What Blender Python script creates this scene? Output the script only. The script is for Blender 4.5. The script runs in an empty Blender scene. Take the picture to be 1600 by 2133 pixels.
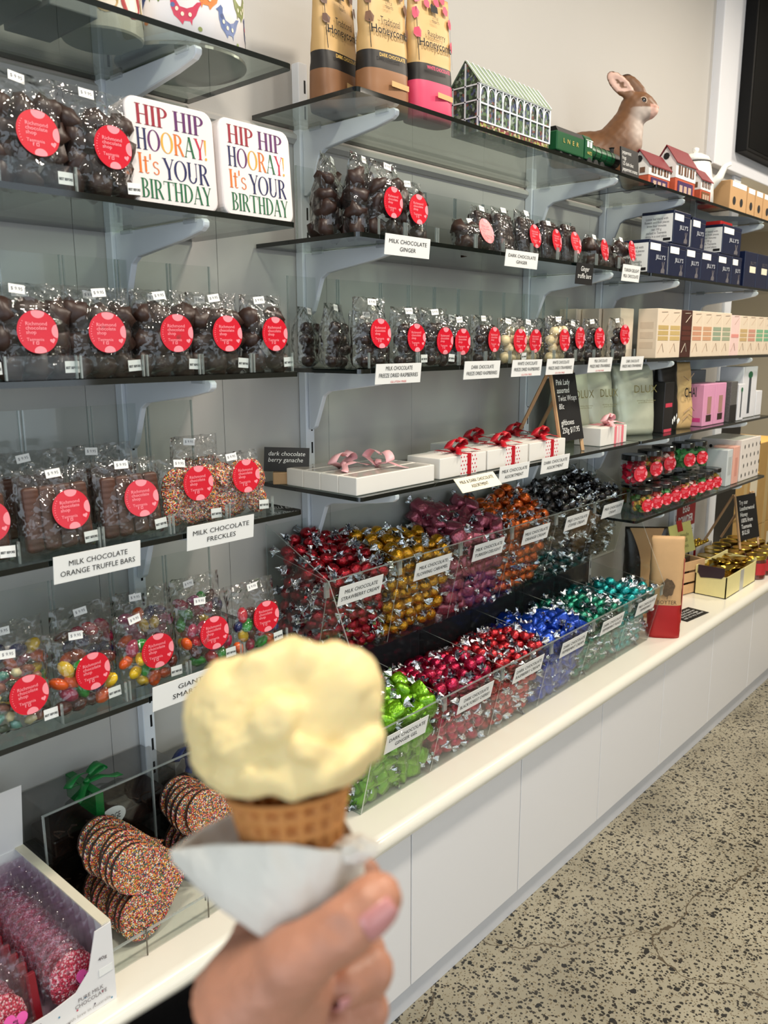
import bpy, bmesh, math, random
import numpy as np
from mathutils import Vector, Matrix, noise
R = random.Random(7)
S = bpy.context.scene
COL = S.collection
PI = math.pi

# ------------------------------------------------------------------ camera
CAM_POS = Vector((-1.2604, -1.3805, 1.4674))
YAW, PITCH, ROLL, FPX = -0.8394, -0.2014, -0.0036, 1710.7
fwd = Vector((-math.sin(YAW)*math.cos(PITCH), math.cos(YAW)*math.cos(PITCH), math.sin(PITCH)))
rgt0 = Vector((math.cos(YAW), math.sin(YAW), 0)); up0 = rgt0.cross(fwd)
rgt = rgt0*math.cos(ROLL) + up0*math.sin(ROLL); upv = up0*math.cos(ROLL) - rgt0*math.sin(ROLL)
CAM_ROT = Matrix((rgt, upv, -fwd)).transposed()
cd = bpy.data.cameras.new('camera'); cam = bpy.data.objects.new('camera', cd); COL.objects.link(cam)
cam.matrix_world = Matrix.Translation(CAM_POS) @ CAM_ROT.to_4x4()
cd.sensor_fit = 'HORIZONTAL'; cd.sensor_width = 36.0; cd.lens = 36.0*FPX/1600.0
cd.clip_start = 0.02; cd.clip_end = 60
cd.dof.use_dof = True; cd.dof.focus_distance = 1.75; cd.dof.aperture_fstop = 11.0
S.camera = cam

# ------------------------------------------------------------------ world, lights, exposure
wd = bpy.data.worlds.new('world'); S.world = wd; wd.use_nodes = True
bg = wd.node_tree.nodes['Background']; bg.inputs['Color'].default_value = (0.80, 0.90, 1.0, 1); bg.inputs['Strength'].default_value = 1.0
def area(name, loc, rot, sx, sy, power, col):
    l = bpy.data.lights.new(name, 'AREA'); l.shape = 'RECTANGLE'; l.size = sx; l.size_y = sy; l.energy = power; l.color = col
    o = bpy.data.objects.new(name, l); COL.objects.link(o); o.location = loc; o.rotation_euler = rot
    return o
# daylight entering by the shop window behind the photographer
area('window_daylight', (-0.6, -4.3, 1.55), (PI/2, 0, 0), 4.2, 2.1, 40, (0.84, 0.92, 1.0))
# daylight from the street front on the left
area('shopfront_daylight', (-3.12, -2.0, 1.55), (PI/2, 0, -PI/2), 2.6, 2.1, 38, (0.78, 0.89, 1.0))
# recessed ceiling lamps in a row in front of the shelves
LAMPS = [(-1.0, -1.12), (0.35, -1.12), (1.7, -1.12), (3.0, -1.0), (0.3, -3.0), (2.6, -3.0)]
for i, (x, y) in enumerate(LAMPS):
    area('ceiling_downlight', (x, y, 2.925), (0, 0, 0), 0.22, 0.22, (26, 34, 40, 30, 16, 16)[i], (1.0, 0.90, 0.76))
# warm lamp in the stock room behind the shop wall
area('stockroom_lamp', (3.3, 0.7, 2.3), (0, 0, 0), 0.5, 0.5, 60, (1.0, 0.84, 0.52))
S.view_settings.view_transform = 'Standard'; S.view_settings.look = 'None'
S.view_settings.gamma = 1.0; S.view_settings.use_curve_mapping = False
S.view_settings.exposure = -0.45
S.cycles.transparent_max_bounces = 28
S.cycles.max_bounces = 6; S.cycles.diffuse_bounces = 3; S.cycles.glossy_bounces = 3
S.cycles.caustics_reflective = False; S.cycles.caustics_refractive = False
S.cycles.sample_clamp_indirect = 4.0

# ------------------------------------------------------------------ materials
MATS = {}
def srgb(r, g, b):
    f = lambda c: (c/255/12.92) if c/255 <= 0.04045 else ((c/255+0.055)/1.055)**2.4
    return (f(r), f(g), f(b))
def mat(name, rgb, rough=0.5, metal=0.0, var=0.06, scale=40.0, bump=0.0, bscale=200.0, coat=0.0, spec=0.5, sss=0.0, trans=0.0, emit=0):
    """principled material whose colour is gently varied by a noise texture; rgb in 0..255"""
    if name in MATS: return MATS[name]
    m = bpy.data.materials.new(name); m.use_nodes = True; nt = m.node_tree; b = nt.nodes['Principled BSDF']
    c = srgb(*rgb)
    tc = nt.nodes.new('ShaderNodeTexCoord'); nz = nt.nodes.new('ShaderNodeTexNoise'); nz.inputs['Scale'].default_value = scale
    nt.links.new(tc.outputs['Object'], nz.inputs['Vector'])
    mx = nt.nodes.new('ShaderNodeMix'); mx.data_type = 'RGBA'
    mx.inputs['A'].default_value = (*[max(0, x*(1-var)) for x in c], 1); mx.inputs['B'].default_value = (*[min(1, x*(1+var)) for x in c], 1)
    nt.links.new(nz.outputs['Fac'], mx.inputs['Factor']); nt.links.new(mx.outputs['Result'], b.inputs['Base Color'])
    b.inputs['Roughness'].default_value = rough; b.inputs['Metallic'].default_value = metal
    b.inputs['Coat Weight'].default_value = coat; b.inputs['Specular IOR Level'].default_value = spec
    if sss: b.inputs['Subsurface Weight'].default_value = sss; b.inputs['Subsurface Radius'].default_value = (0.012, 0.004, 0.002); b.inputs['Subsurface Scale'].default_value = 0.5
    if bump:
        n2 = nt.nodes.new('ShaderNodeTexNoise'); n2.inputs['Scale'].default_value = bscale; n2.inputs['Detail'].default_value = 4
        nt.links.new(tc.outputs['Object'], n2.inputs['Vector'])
        bp = nt.nodes.new('ShaderNodeBump'); bp.inputs['Strength'].default_value = bump; bp.inputs['Distance'].default_value = 0.002
        nt.links.new(n2.outputs['Fac'], bp.inputs['Height']); nt.links.new(bp.outputs['Normal'], b.inputs['Normal'])
    MATS[name] = m; return m
def clear(name, tint, refl=1.0, rough=0.04, bump=0.0, bscale=30.0, ior=1.45, bdist=0.004, haze=0.0, hcol=(0.8, 0.8, 0.8)):
    """thin clear sheet: tinted transparency with fresnel reflection (film, acrylic, shelf glass)"""
    if name in MATS: return MATS[name]
    m = bpy.data.materials.new(name); m.use_nodes = True; nt = m.node_tree; nt.nodes.clear()
    out = nt.nodes.new('ShaderNodeOutputMaterial'); mix = nt.nodes.new('ShaderNodeMixShader')
    tr = nt.nodes.new('ShaderNodeBsdfTransparent'); tr.inputs['Color'].default_value = (*tint, 1)
    gl = nt.nodes.new('ShaderNodeBsdfGlossy'); gl.inputs['Roughness'].default_value = rough
    fr = nt.nodes.new('ShaderNodeFresnel'); 
    ge = nt.nodes.new('ShaderNodeNewGeometry'); io = nt.nodes.new('ShaderNodeMix'); io.data_type = 'FLOAT'
    io.inputs['A'].default_value = ior; io.inputs['B'].default_value = 1/ior       # same reflectance from either side of the sheet
    nt.links.new(ge.outputs['Backfacing'], io.inputs['Factor']); nt.links.new(io.outputs['Result'], fr.inputs['IOR'])
    mu = nt.nodes.new('ShaderNodeMath'); mu.operation = 'MULTIPLY'; mu.inputs[1].default_value = refl; mu.use_clamp = True
    nt.links.new(fr.outputs['Fac'], mu.inputs[0]); nt.links.new(mu.outputs[0], mix.inputs['Fac'])
    base = tr.outputs[0]
    if haze:
        df = nt.nodes.new('ShaderNodeBsdfDiffuse'); df.inputs['Color'].default_value = (*hcol, 1)
        m2 = nt.nodes.new('ShaderNodeMixShader'); m2.inputs['Fac'].default_value = haze
        nt.links.new(tr.outputs[0], m2.inputs[1]); nt.links.new(df.outputs[0], m2.inputs[2]); base = m2.outputs[0]
    nt.links.new(base, mix.inputs[1]); nt.links.new(gl.outputs[0], mix.inputs[2]); nt.links.new(mix.outputs[0], out.inputs['Surface'])
    if bump:
        tc = nt.nodes.new('ShaderNodeTexCoord'); nz = nt.nodes.new('ShaderNodeTexNoise'); nz.inputs['Scale'].default_value = bscale; nz.inputs['Detail'].default_value = 2
        nt.links.new(tc.outputs['Object'], nz.inputs['Vector'])
        bp = nt.nodes.new('ShaderNodeBump'); bp.inputs['Strength'].default_value = bump; bp.inputs['Distance'].default_value = bdist
        nt.links.new(nz.outputs['Fac'], bp.inputs['Height']); nt.links.new(bp.outputs['Normal'], gl.inputs['Normal']); nt.links.new(bp.outputs['Normal'], fr.inputs['Normal'])
    MATS[name] = m; return m
def ramp_mat(name, stops, scale, rough=0.5, tex='VORONOI', bump=0.5, bdist=0.001, metal=0.0, coat=0.0, inter='CONSTANT', coord='Object', smooth=0.0):
    """cell coloured material: each voronoi cell takes a random colour of the ramp (sprinkles, terrazzo chips)"""
    if name in MATS: return MATS[name]
    m = bpy.data.materials.new(name); m.use_nodes = True; nt = m.node_tree; b = nt.nodes['Principled BSDF']
    tc = nt.nodes.new('ShaderNodeTexCoord'); v = nt.nodes.new('ShaderNodeTexVoronoi'); v.inputs['Scale'].default_value = scale
    nt.links.new(tc.outputs[coord], v.inputs['Vector'])
    sp = nt.nodes.new('ShaderNodeSeparateColor'); nt.links.new(v.outputs['Color'], sp.inputs[0])
    cr = nt.nodes.new('ShaderNodeValToRGB'); cr.color_ramp.interpolation = inter
    while len(cr.color_ramp.elements) < len(stops): cr.color_ramp.elements.new(0.5)
    for e, (p, c) in zip(cr.color_ramp.elements, stops): e.position = p; e.color = (*srgb(*c), 1)
    nt.links.new(sp.outputs[0], cr.inputs['Fac']); nt.links.new(cr.outputs['Color'], b.inputs['Base Color'])
    b.inputs['Roughness'].default_value = rough; b.inputs['Metallic'].default_value = metal; b.inputs['Coat Weight'].default_value = coat
    if bump:
        bp = nt.nodes.new('ShaderNodeBump'); bp.inputs['Strength'].default_value = bump; bp.inputs['Distance'].default_value = bdist; bp.invert = True
        nt.links.new(v.outputs['Distance'], bp.inputs['Height']); nt.links.new(bp.outputs['Normal'], b.inputs['Normal'])
    MATS[name] = m; return m

M_wall = mat('painted_wall', (186, 183, 178), 0.6, var=0.02, scale=3, bump=0.05, bscale=300)
M_panel = mat('painted_board', (192, 189, 184), 0.5, var=0.02, scale=5)
M_ceil = mat('ceiling_paint', (235, 233, 228), 0.8, var=0.01)
M_white = mat('white_laminate', (236, 235, 236), 0.30, var=0.01, scale=4, spec=0.4)
M_top = mat('benchtop_white', (240, 236, 222), 0.22, var=0.015, scale=6, coat=0.2)
M_metal = mat('white_powdercoat', (236, 240, 246), 0.35, var=0.015)
M_slot = mat('dark_slot', (20, 20, 22), 0.8)
M_edge = mat('glass_edge', (4, 12, 10), 0.06, spec=0.8)
M_glass = clear('shelf_glass', (0.74, 0.80, 0.775), 1.15, 0.01, ior=1.5)
M_acr = clear('clear_acrylic', (0.95, 0.965, 0.96), 0.62, 0.02, ior=1.45)
M_acre = clear('acrylic_edge', (0.74, 0.80, 0.78), 2.0, 0.06, ior=1.6, haze=0.30, hcol=(0.75, 0.8, 0.78))
M_film = clear('cellophane', (0.96, 0.96, 0.96), 2.5, 0.05, bump=1.0, bscale=30, ior=1.40, bdist=0.02, haze=0.015)
M_card = mat('white_card', (243, 243, 240), 0.6, var=0.01)
M_cream_card = mat('cream_card', (240, 230, 205), 0.6, var=0.02)
M_ink = mat('black_ink', (14, 14, 15), 0.7)
M_redink = mat('red_ink', (205, 50, 60), 0.7)
M_chalk = mat('chalk', (232, 232, 228), 0.9)
M_board = mat('blackboard', (16, 16, 18), 0.55, var=0.2)
M_sticker = mat('red_sticker', (214, 14, 42), 0.28, var=0.02, coat=0.3)
M_pinkink = mat('pink_print', (255, 150, 160), 0.45)
M_choc = mat('milk_chocolate', (52, 32, 25), 0.42, var=0.35, scale=60, bump=0.15)
M_chocbar = mat('milk_chocolate_bar', (84, 54, 42), 0.42, var=0.15, scale=60, bump=0.2)
M_dark = mat('dark_chocolate', (38, 22, 18), 0.3, var=0.3, scale=60, bump=0.1)
M_whitechoc = mat('white_chocolate', (226, 206, 160), 0.4, var=0.08)
M_kraft = mat('kraft_paper', (190, 150, 104), 0.75, var=0.08, scale=12, bump=0.2, bscale=120)
M_wood = mat('pine_wood', (205, 165, 120), 0.6, var=0.15, scale=30)
M_silver = mat('silver_foil', (215, 218, 222), 0.16, metal=1.0, var=0.15, bump=1.0, bscale=160)
M_sprinkle = ramp_mat('sprinkles', [(0, (196, 50, 48)), (.17, (238, 226, 208)), (.31, (226, 168, 62)), (.45, (44, 80, 104)), (.58, (220, 124, 58)), (.69, (84, 124, 76)), (.78, (206, 112, 134)), (.86, (74, 44, 36))], 540, 0.5, bump=1.0, bdist=0.0015)
M_pinksprinkle = ramp_mat('pink_sprinkles', [(0, (200, 30, 60)), (.35, (245, 200, 200)), (.6, (225, 80, 110)), (.8, (150, 20, 45))], 420, 0.45, bump=1.0, bdist=0.0015)

# ------------------------------------------------------------------ mesh builders
class MB:
    def __init__(s): s.v = []; s.f = []; s.mi = []
    def add(s, vs, fs, mi=0):
        n = len(s.v); s.v += [tuple(x) for x in vs]; s.f += [tuple(n+i for i in f) for f in fs]; s.mi += [mi]*len(fs); return s
    def box(s, x0, x1, y0, y1, z0, z1, mi=0, skip=()):
        vs = [(x, y, z) for z in (z0, z1) for y in (y0, y1) for x in (x0, x1)]
        fs = {'b': (0, 2, 3, 1), 't': (4, 5, 7, 6), 'f': (0, 1, 5, 4), 'k': (2, 6, 7, 3), 'l': (0, 4, 6, 2), 'r': (1, 3, 7, 5)}
        return s.add(vs, [fs[k] for k in fs if k not in skip], mi)
    def prism(s, poly, axis, a, b, mi=0, capmi=None):
        """polygon (2-D) extruded along an axis; poly coords are the two other axes in order"""
        def P(p, t): return {'x': (t, p[0], p[1]), 'y': (p[0], t, p[1]), 'z': (p[0], p[1], t)}[axis]
        n = len(poly); vs = [P(p, a) for p in poly] + [P(p, b) for p in poly]
        s.add(vs, [(i, (i+1) % n, n+(i+1) % n, n+i) for i in range(n)], mi)
        s.add(vs, [tuple(range(n))[::-1], tuple(range(n, 2*n))], mi if capmi is None else capmi); return s
    def lathe(s, prof, n=24, mi=0, c=(0, 0, 0), cap=True):
        vs = [(c[0]+r*math.cos(2*PI*k/n), c[1]+r*math.sin(2*PI*k/n), c[2]+z) for r, z in prof for k in range(n)]
        fs = [(i*n+k, i*n+(k+1) % n, (i+1)*n+(k+1) % n, (i+1)*n+k) for i in range(len(prof)-1) for k in range(n)]
        if cap: fs += [tuple(range(n))[::-1], tuple((len(prof)-1)*n+k for k in range(n))]
        return s.add(vs, fs, mi)
    def tube(s, pts, r, n=8, mi=0, closed=False):
        pts = [Vector(p) for p in pts]; rs = r if isinstance(r, (list, tuple)) else [r]*len(pts)
        base = len(s.v); vs = []; prev = None
        for i, p in enumerate(pts):
            t = (pts[min(i+1, len(pts)-1)]-pts[max(i-1, 0)]).normalized()
            a = t.cross(Vector((0, 0, 1))) if prev is None else prev - t*prev.dot(t)
            if a.length < 1e-4: a = t.cross(Vector((1, 0, 0)))
            a.normalize(); prev = a; b = t.cross(a)
            vs += [p + (a*math.cos(2*PI*k/n) + b*math.sin(2*PI*k/n))*rs[i] for k in range(n)]
        fs = [(i*n+k, i*n+(k+1) % n, (i+1)*n+(k+1) % n, (i+1)*n+k) for i in range(len(pts)-1) for k in range(n)]
        fs += [tuple(range(n))[::-1], tuple((len(pts)-1)*n+k for k in range(n))]
        return s.add(vs, fs, mi)
    def grid(s, fn, nu, nv, mi=0):
        vs = [fn(i/nu, j/nv) for j in range(nv+1) for i in range(nu+1)]
        return s.add(vs, [(j*(nu+1)+i, j*(nu+1)+i+1, (j+1)*(nu+1)+i+1, (j+1)*(nu+1)+i) for j in range(nv) for i in range(nu)], mi)
    def strip(s, pts, w, mi=0):
        """ribbon along 3-D points with a width vector per point"""
        n = len(pts); vs = []
        for p, q in zip(pts, w): vs += [Vector(p)-Vector(q)/2, Vector(p)+Vector(q)/2]
        return s.add(vs, [(2*i, 2*i+1, 2*i+3, 2*i+2) for i in range(n-1)], mi)
    def mesh(s, name, mats, smooth=False, bevel=0.0, seg=2, recalc=True, weld=False):
        me = bpy.data.meshes.new(name); me.from_pydata(s.v, [], s.f)
        for m in (mats if isinstance(mats, (list, tuple)) else [mats]): me.materials.append(m)
        me.polygons.foreach_set('material_index', s.mi)
        bm = bmesh.new(); bm.from_mesh(me)
        if weld or bevel: bmesh.ops.remove_doubles(bm, verts=bm.verts, dist=1e-6)
        if recalc: bmesh.ops.recalc_face_normals(bm, faces=bm.faces)
        if bevel:
            es = [e for e in bm.edges if len(e.link_faces) == 2 and e.calc_face_angle(0) > 0.5]
            bmesh.ops.bevel(bm, geom=es, offset=bevel, segments=seg, affect='EDGES', profile=0.5)
        bm.to_mesh(me); bm.free()
        if smooth:
            for p in me.polygons: p.use_smooth = True
        me.update(); return me
def tag(o, label=None, cat=None, group=None, kind=None):
    if label: o['label'] = label
    if cat: o['category'] = cat
    if group: o['group'] = group
    if kind: o['kind'] = kind
    return o
def obj(name, me, parent=None, loc=(0, 0, 0), rot=(0, 0, 0), label=None, cat=None, group=None, kind=None, scale=None):
    o = bpy.data.objects.new(name, me); COL.objects.link(o); o.location = loc; o.rotation_euler = rot
    if scale: o.scale = scale
    if parent: o.parent = parent
    return tag(o, label, cat, group, kind)
def thing(name, label, cat, loc=(0, 0, 0), rot=(0, 0, 0), group=None):
    return obj(name, None, None, loc, rot, label, cat, group)
def copy_tree(o, parent=None):
    c = o.copy(); COL.objects.link(c); c.parent = parent
    for ch in list(o.children): copy_tree(ch, c)
    return c
def rboxm(name, x0, x1, y0, y1, z0, z1, m, bevel=0.002, seg=2):
    return MB().box(x0, x1, y0, y1, z0, z1).mesh(name, m, bevel=bevel, seg=seg)

# ------------------------------------------------------------------ lettering
def text_mesh(lines, w, h, m, align='CENTER', shear=0.0, bold=0.0, lead=1.0, th=0.0004, keep=False):
    """lines of lettering as a flat raised mesh, fitted into a w x h box, centred, in the XY plane"""
    cu = bpy.data.curves.new('lettering', 'FONT'); cu.body = '\n'.join(lines); cu.align_x = align; cu.size = 1.0
    cu.resolution_u = 2; cu.space_line = lead; cu.shear = shear; cu.offset = bold
    ob = bpy.data.objects.new('lettering', cu); me = bpy.data.meshes.new_from_object(ob)
    bpy.data.objects.remove(ob); bpy.data.curves.remove(cu)
    co = np.empty(len(me.vertices)*3); me.vertices.foreach_get('co', co); co = co.reshape(-1, 3)
    lo, hi = co.min(0), co.max(0); ext = np.maximum(hi-lo, 1e-6)
    sx, sy = w/ext[0], h/ext[1]
    if keep: sx = sy = min(sx, sy)
    co = (co-(lo+hi)/2)*np.array([sx, sy, 0]); co[:, 2] = th
    me.vertices.foreach_set('co', co.ravel()); me.materials.clear(); me.materials.append(m); me.update(); me.name = 'lettering'
    return me
FACE = (PI/2, 0, 0)      # a thing drawn in XY turned to face the shop floor (-Y)
def card(name, label, cat, loc, rot, w, h, m, texts, group=None, th=0.0012, bevel=0):
    """flat card centred at loc; texts = list of (lines, cx, cy, w, h, material, kwargs)"""
    o = obj(name, MB().box(-w/2, w/2, -h/2, h/2, -th, 0).mesh(name, m), None, loc, rot, label, cat, group)
    for t in texts:
        lines, cx, cy, tw, t_h, tm = t[:6]; kw = t[6] if len(t) > 6 else {}
        obj('lettering', text_mesh(lines, tw, t_h, tm, **kw), o, (cx, cy, 0.0002))
    return o

# ------------------------------------------------------------------ smooth-union surfaces (for the hand, the scoop, the rabbit)
def surface_net(name, fn, lo, hi, step, m, smooth=True):
    lo = np.array(lo, float); hi = np.array(hi, float); n = np.ceil((hi-lo)/step).astype(int)+1
    ax = [lo[i]+step*np.arange(n[i]) for i in range(3)]
    G = np.stack(np.meshgrid(*ax, indexing='ij'), -1); V = np.ones(n)
    k = 4; cs = G[::k, ::k, ::k].reshape(-1, 3); near = (np.abs(fn(cs)) < step*k*2.2).reshape(G[::k, ::k, ::k].shape[:3])   # only refine near the surface
    sgn = (fn(cs) < 0).reshape(near.shape)
    up_ = lambda A: np.repeat(np.repeat(np.repeat(A, k, 0), k, 1), k, 2)
    roll = k//2; pad = lambda A: up_(A)[roll:, roll:, roll:]
    def fit(A):
        B = pad(A); out = np.zeros(n, A.dtype); m_ = [min(B.shape[i], n[i]) for i in range(3)]; out[:m_[0], :m_[1], :m_[2]] = B[:m_[0], :m_[1], :m_[2]]; return out
    nb, sg = fit(near), fit(sgn); V[sg] = -1.0; V[nb] = fn(G[nb])
    ins = V < 0; c = n-1
    cnt = np.zeros(c); pos = np.zeros((*c, 3))
    offs = [(i, j, k) for i in (0, 1) for j in (0, 1) for k in (0, 1)]
    def cor(A, o): return A[o[0]:o[0]+c[0], o[1]:o[1]+c[1], o[2]:o[2]+c[2]]
    for a in offs:
        for ax_ in range(3):
            if a[ax_]: continue
            b = list(a); b[ax_] = 1
            va, vb = cor(V, a), cor(V, b); mk = (va < 0) != (vb < 0)
            t = np.where(mk, va/np.where(mk, va-vb, 1), 0)
            p = np.zeros((*c, 3)); p[..., 0] = a[0]; p[..., 1] = a[1]; p[..., 2] = a[2]; p[..., ax_] += t
            pos += p*mk[..., None]; cnt += mk
    act = cnt > 0; idx = -np.ones(c, int); idx[act] = np.arange(act.sum())
    ii = np.argwhere(act); verts = lo + (ii + pos[act]/cnt[act][:, None])*step
    faces = []
    for ax_ in range(3):
        u, w = (ax_+1) % 3, (ax_+2) % 3
        sl0 = [slice(None)]*3; sl1 = [slice(None)]*3; sl0[ax_] = slice(0, -1); sl1[ax_] = slice(1, None)
        e = np.argwhere(ins[tuple(sl0)] != ins[tuple(sl1)])
        e = e[(e[:, u] >= 1) & (e[:, w] >= 1) & (e[:, u] < c[u]) & (e[:, w] < c[w])]
        q = []
        for du, dw in ((-1, -1), (0, -1), (0, 0), (-1, 0)):
            x = e.copy(); x[:, u] += du; x[:, w] += dw; q.append(idx[x[:, 0], x[:, 1], x[:, 2]])
        q = np.stack(q, 1); flip = ~ins[e[:, 0], e[:, 1], e[:, 2]]; q[flip] = q[flip][:, ::-1]
        faces += q[q.min(1) >= 0].tolist()
    me = bpy.data.meshes.new(name); me.from_pydata(verts.tolist(), [], faces); me.materials.append(m)
    if smooth:
        for p in me.polygons: p.use_smooth = True
    me.update(); return me
def sd_cone(P, a, b, ra, rb):
    a = np.array(a, float); b = np.array(b, float); d = b-a
    t = np.clip(((P-a)@d)/max(d@d, 1e-9), 0, 1)
    return np.linalg.norm(P-(a+t[:, None]*d), axis=1) - (ra+(rb-ra)*t)
def sd_ell(P, c, r, rot=None):
    Q = P-np.array(c, float)
    if rot is not None: Q = Q@np.array(rot.to_matrix())
    r = np.array(r, float); k = np.linalg.norm(Q/r, axis=1); k2 = np.linalg.norm(Q/(r*r), axis=1)
    return k*(k-1)/np.maximum(k2, 1e-9)
def smin(a, b, k):
    h = np.clip(0.5+0.5*(b-a)/k, 0, 1); return b*(1-h)+a*h-k*h*(1-h)
def vnoise(P, s, seed=0.0):
    return np.array([noise.noise(Vector((p[0]*s+seed, p[1]*s, p[2]*s))) for p in P])
# ================================================================== the room
def struct(name, me, parent=None, label=None, cat=None, **k): return obj(name, me, parent, label=label, cat=cat, kind='structure' if parent is None else None, **k)
def terrazzo():
    m = bpy.data.materials.new('polished_concrete'); m.use_nodes = True; nt = m.node_tree; b = nt.nodes['Principled BSDF']; L = nt.links.new; N = nt.nodes.new
    tc = N('ShaderNodeTexCoord')
    def chips(scale, thr, dens, seed):
        mp = N('ShaderNodeMapping'); mp.inputs['Location'].default_value = (seed, seed*2, 0); L(tc.outputs['Object'], mp.inputs['Vector'])
        wn = N('ShaderNodeTexNoise'); wn.inputs['Scale'].default_value = scale*1.5; L(mp.outputs[0], wn.inputs['Vector'])
        ad = N('ShaderNodeVectorMath'); ad.operation = 'MULTIPLY_ADD'; ad.inputs[1].default_value = (0.6/scale,)*3; L(wn.outputs['Color'], ad.inputs[0]); L(mp.outputs[0], ad.inputs[2])
        v = N('ShaderNodeTexVoronoi'); v.inputs['Scale'].default_value = scale; v.inputs['Randomness'].default_value = 1.0; L(ad.outputs[0], v.inputs['Vector'])
        sp = N('ShaderNodeSeparateColor'); L(v.outputs['Color'], sp.inputs[0])
        sz = N('ShaderNodeMath'); sz.operation = 'MULTIPLY'; sz.inputs[1].default_value = thr; L(sp.outputs[1], sz.inputs[0])
        a = N('ShaderNodeMath'); a.operation = 'LESS_THAN'; L(v.outputs['Distance'], a.inputs[0]); L(sz.outputs[0], a.inputs[1])
        c = N('ShaderNodeMath'); c.operation = 'LESS_THAN'; c.inputs[1].default_value = dens; L(sp.outputs[0], c.inputs[0])
        o = N('ShaderNodeMath'); o.operation = 'MULTIPLY'; L(a.outputs[0], o.inputs[0]); L(c.outputs[0], o.inputs[1]); return o.outputs[0]
    n1 = N('ShaderNodeTexNoise'); n1.inputs['Scale'].default_value = 3; n1.inputs['Detail'].default_value = 6; L(tc.outputs['Object'], n1.inputs['Vector'])
    cr = N('ShaderNodeValToRGB'); cr.color_ramp.elements[0].position = .3; cr.color_ramp.elements[0].color = (*srgb(132, 126, 108), 1)
    cr.color_ramp.elements[1].position = .75; cr.color_ramp.elements[1].color = (*srgb(172, 165, 144), 1); L(n1.outputs['Fac'], cr.inputs['Fac'])
    col = cr.outputs['Color']
    for sc, th, de, sd, rgb in ((220, .62, .42, 3.1, (112, 100, 78)), (92, .56, .50, 0.0, (44, 42, 38)), (140, .60, .55, 7.7, (52, 48, 42)), (56, .44, .30, 5.3, (38, 38, 36))):
        mx = N('ShaderNodeMix'); mx.data_type = 'RGBA'; mx.inputs['B'].default_value = (*srgb(*rgb), 1)
        L(chips(sc, th, de, sd), mx.inputs['Factor']); L(col, mx.inputs['A']); col = mx.outputs['Result']
    # hairline cracks
    wn = N('ShaderNodeTexNoise'); wn.inputs['Scale'].default_value = 5; wn.inputs['Detail'].default_value = 5; L(tc.outputs['Object'], wn.inputs['Vector'])
    ad = N('ShaderNodeVectorMath'); ad.operation = 'MULTIPLY_ADD'; ad.inputs[1].default_value = (.22,)*3; L(wn.outputs['Color'], ad.inputs[0]); L(tc.outputs['Object'], ad.inputs[2])
    v = N('ShaderNodeTexVoronoi'); v.feature = 'DISTANCE_TO_EDGE'; v.inputs['Scale'].default_value = 1.15; L(ad.outputs[0], v.inputs['Vector'])
    a = N('ShaderNodeMath'); a.operation = 'LESS_THAN'; a.inputs[1].default_value = .0022; L(v.outputs['Distance'], a.inputs[0])
    mx = N('ShaderNodeMix'); mx.data_type = 'RGBA'; mx.inputs['B'].default_value = (*srgb(86, 76, 60), 1); L(a.outputs[0], mx.inputs['Factor']); L(col, mx.inputs['A'])
    L(mx.outputs['Result'], b.inputs['Base Color']); b.inputs['Roughness'].default_value = 0.32; b.inputs['Specular IOR Level'].default_value = .4
    return m
struct('floor', MB().box(-3.2, 6.2, -4.5, 2.0, -0.1, 0).mesh('floor', terrazzo()))
struct('ceiling', MB().box(-3.2, 6.2, -4.5, 2.0, 2.95, 3.05).mesh('ceiling', M_ceil))
wb = struct('wall_back', MB().box(-3.2, 2.56, 0, 0.12, 0, 2.95).mesh('wall_back', M_wall))
bw = 0.30; board = MB().box(-bw/2+.0004, bw/2-.0004, -0.006, -0.0005, 0.0, 1.39).mesh('panel_board', M_panel, bevel=0.0006, seg=1)
for i in range(13): obj('panel_board', board, wb, (-1.57+i*0.30, 0, 0.49))
obj('rail_moulding', MB().prism([(-0.0005, 1.878), (-0.012, 1.880), (-0.020, 1.888), (-0.020, 1.896), (-0.010, 1.903), (-0.0005, 1.904)], 'x', -1.72, 2.3).mesh('rail', M_panel), wb)
struct('wall_left', MB().box(-3.3, -3.2, -.65, 2.0, 0, 2.95).box(-3.3, -3.2, -4.5, -3.35, 0, 2.95).box(-3.3, -3.2, -3.35, -.65, 0, .45).box(-3.3, -3.2, -3.35, -.65, 2.65, 2.95).mesh('wall_left', M_wall))
w2 = struct('window_2', MB().box(-3.3, -3.22, -3.35, -3.29, .45, 2.65).box(-3.3, -3.22, -.71, -.65, .45, 2.65).box(-3.3, -3.22, -3.35, -.65, .45, .51).box(-3.3, -3.22, -3.35, -.65, 2.59, 2.65).mesh('window_2', M_white))
obj('pane', MB().box(-3.265, -3.259, -3.29, -.71, .51, 2.59).mesh('pane', M_acr), w2)
struct('wall_right', MB().box(6.2, 6.3, -4.5, 2.0, 0, 2.95).mesh('wall_right', M_wall))
M_cream = mat('cream_wall', (222, 206, 160), 0.6, var=0.02)
struct('wall_stockroom', MB().box(2.56, 6.2, 1.3, 1.4, 0, 2.95).mesh('wall_stockroom', M_cream))
struct('trim_1', MB().box(2.52, 2.60, -0.012, 0.14, 0, 2.17).mesh('trim_1', M_metal, bevel=.003))
struct('wall_bulkhead', MB().box(2.22, 6.2, -0.035, 0.12, 2.17, 2.95).mesh('wall_bulkhead', mat('bulkhead_white', (228, 230, 236), .5, var=.01), bevel=.004))
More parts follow.
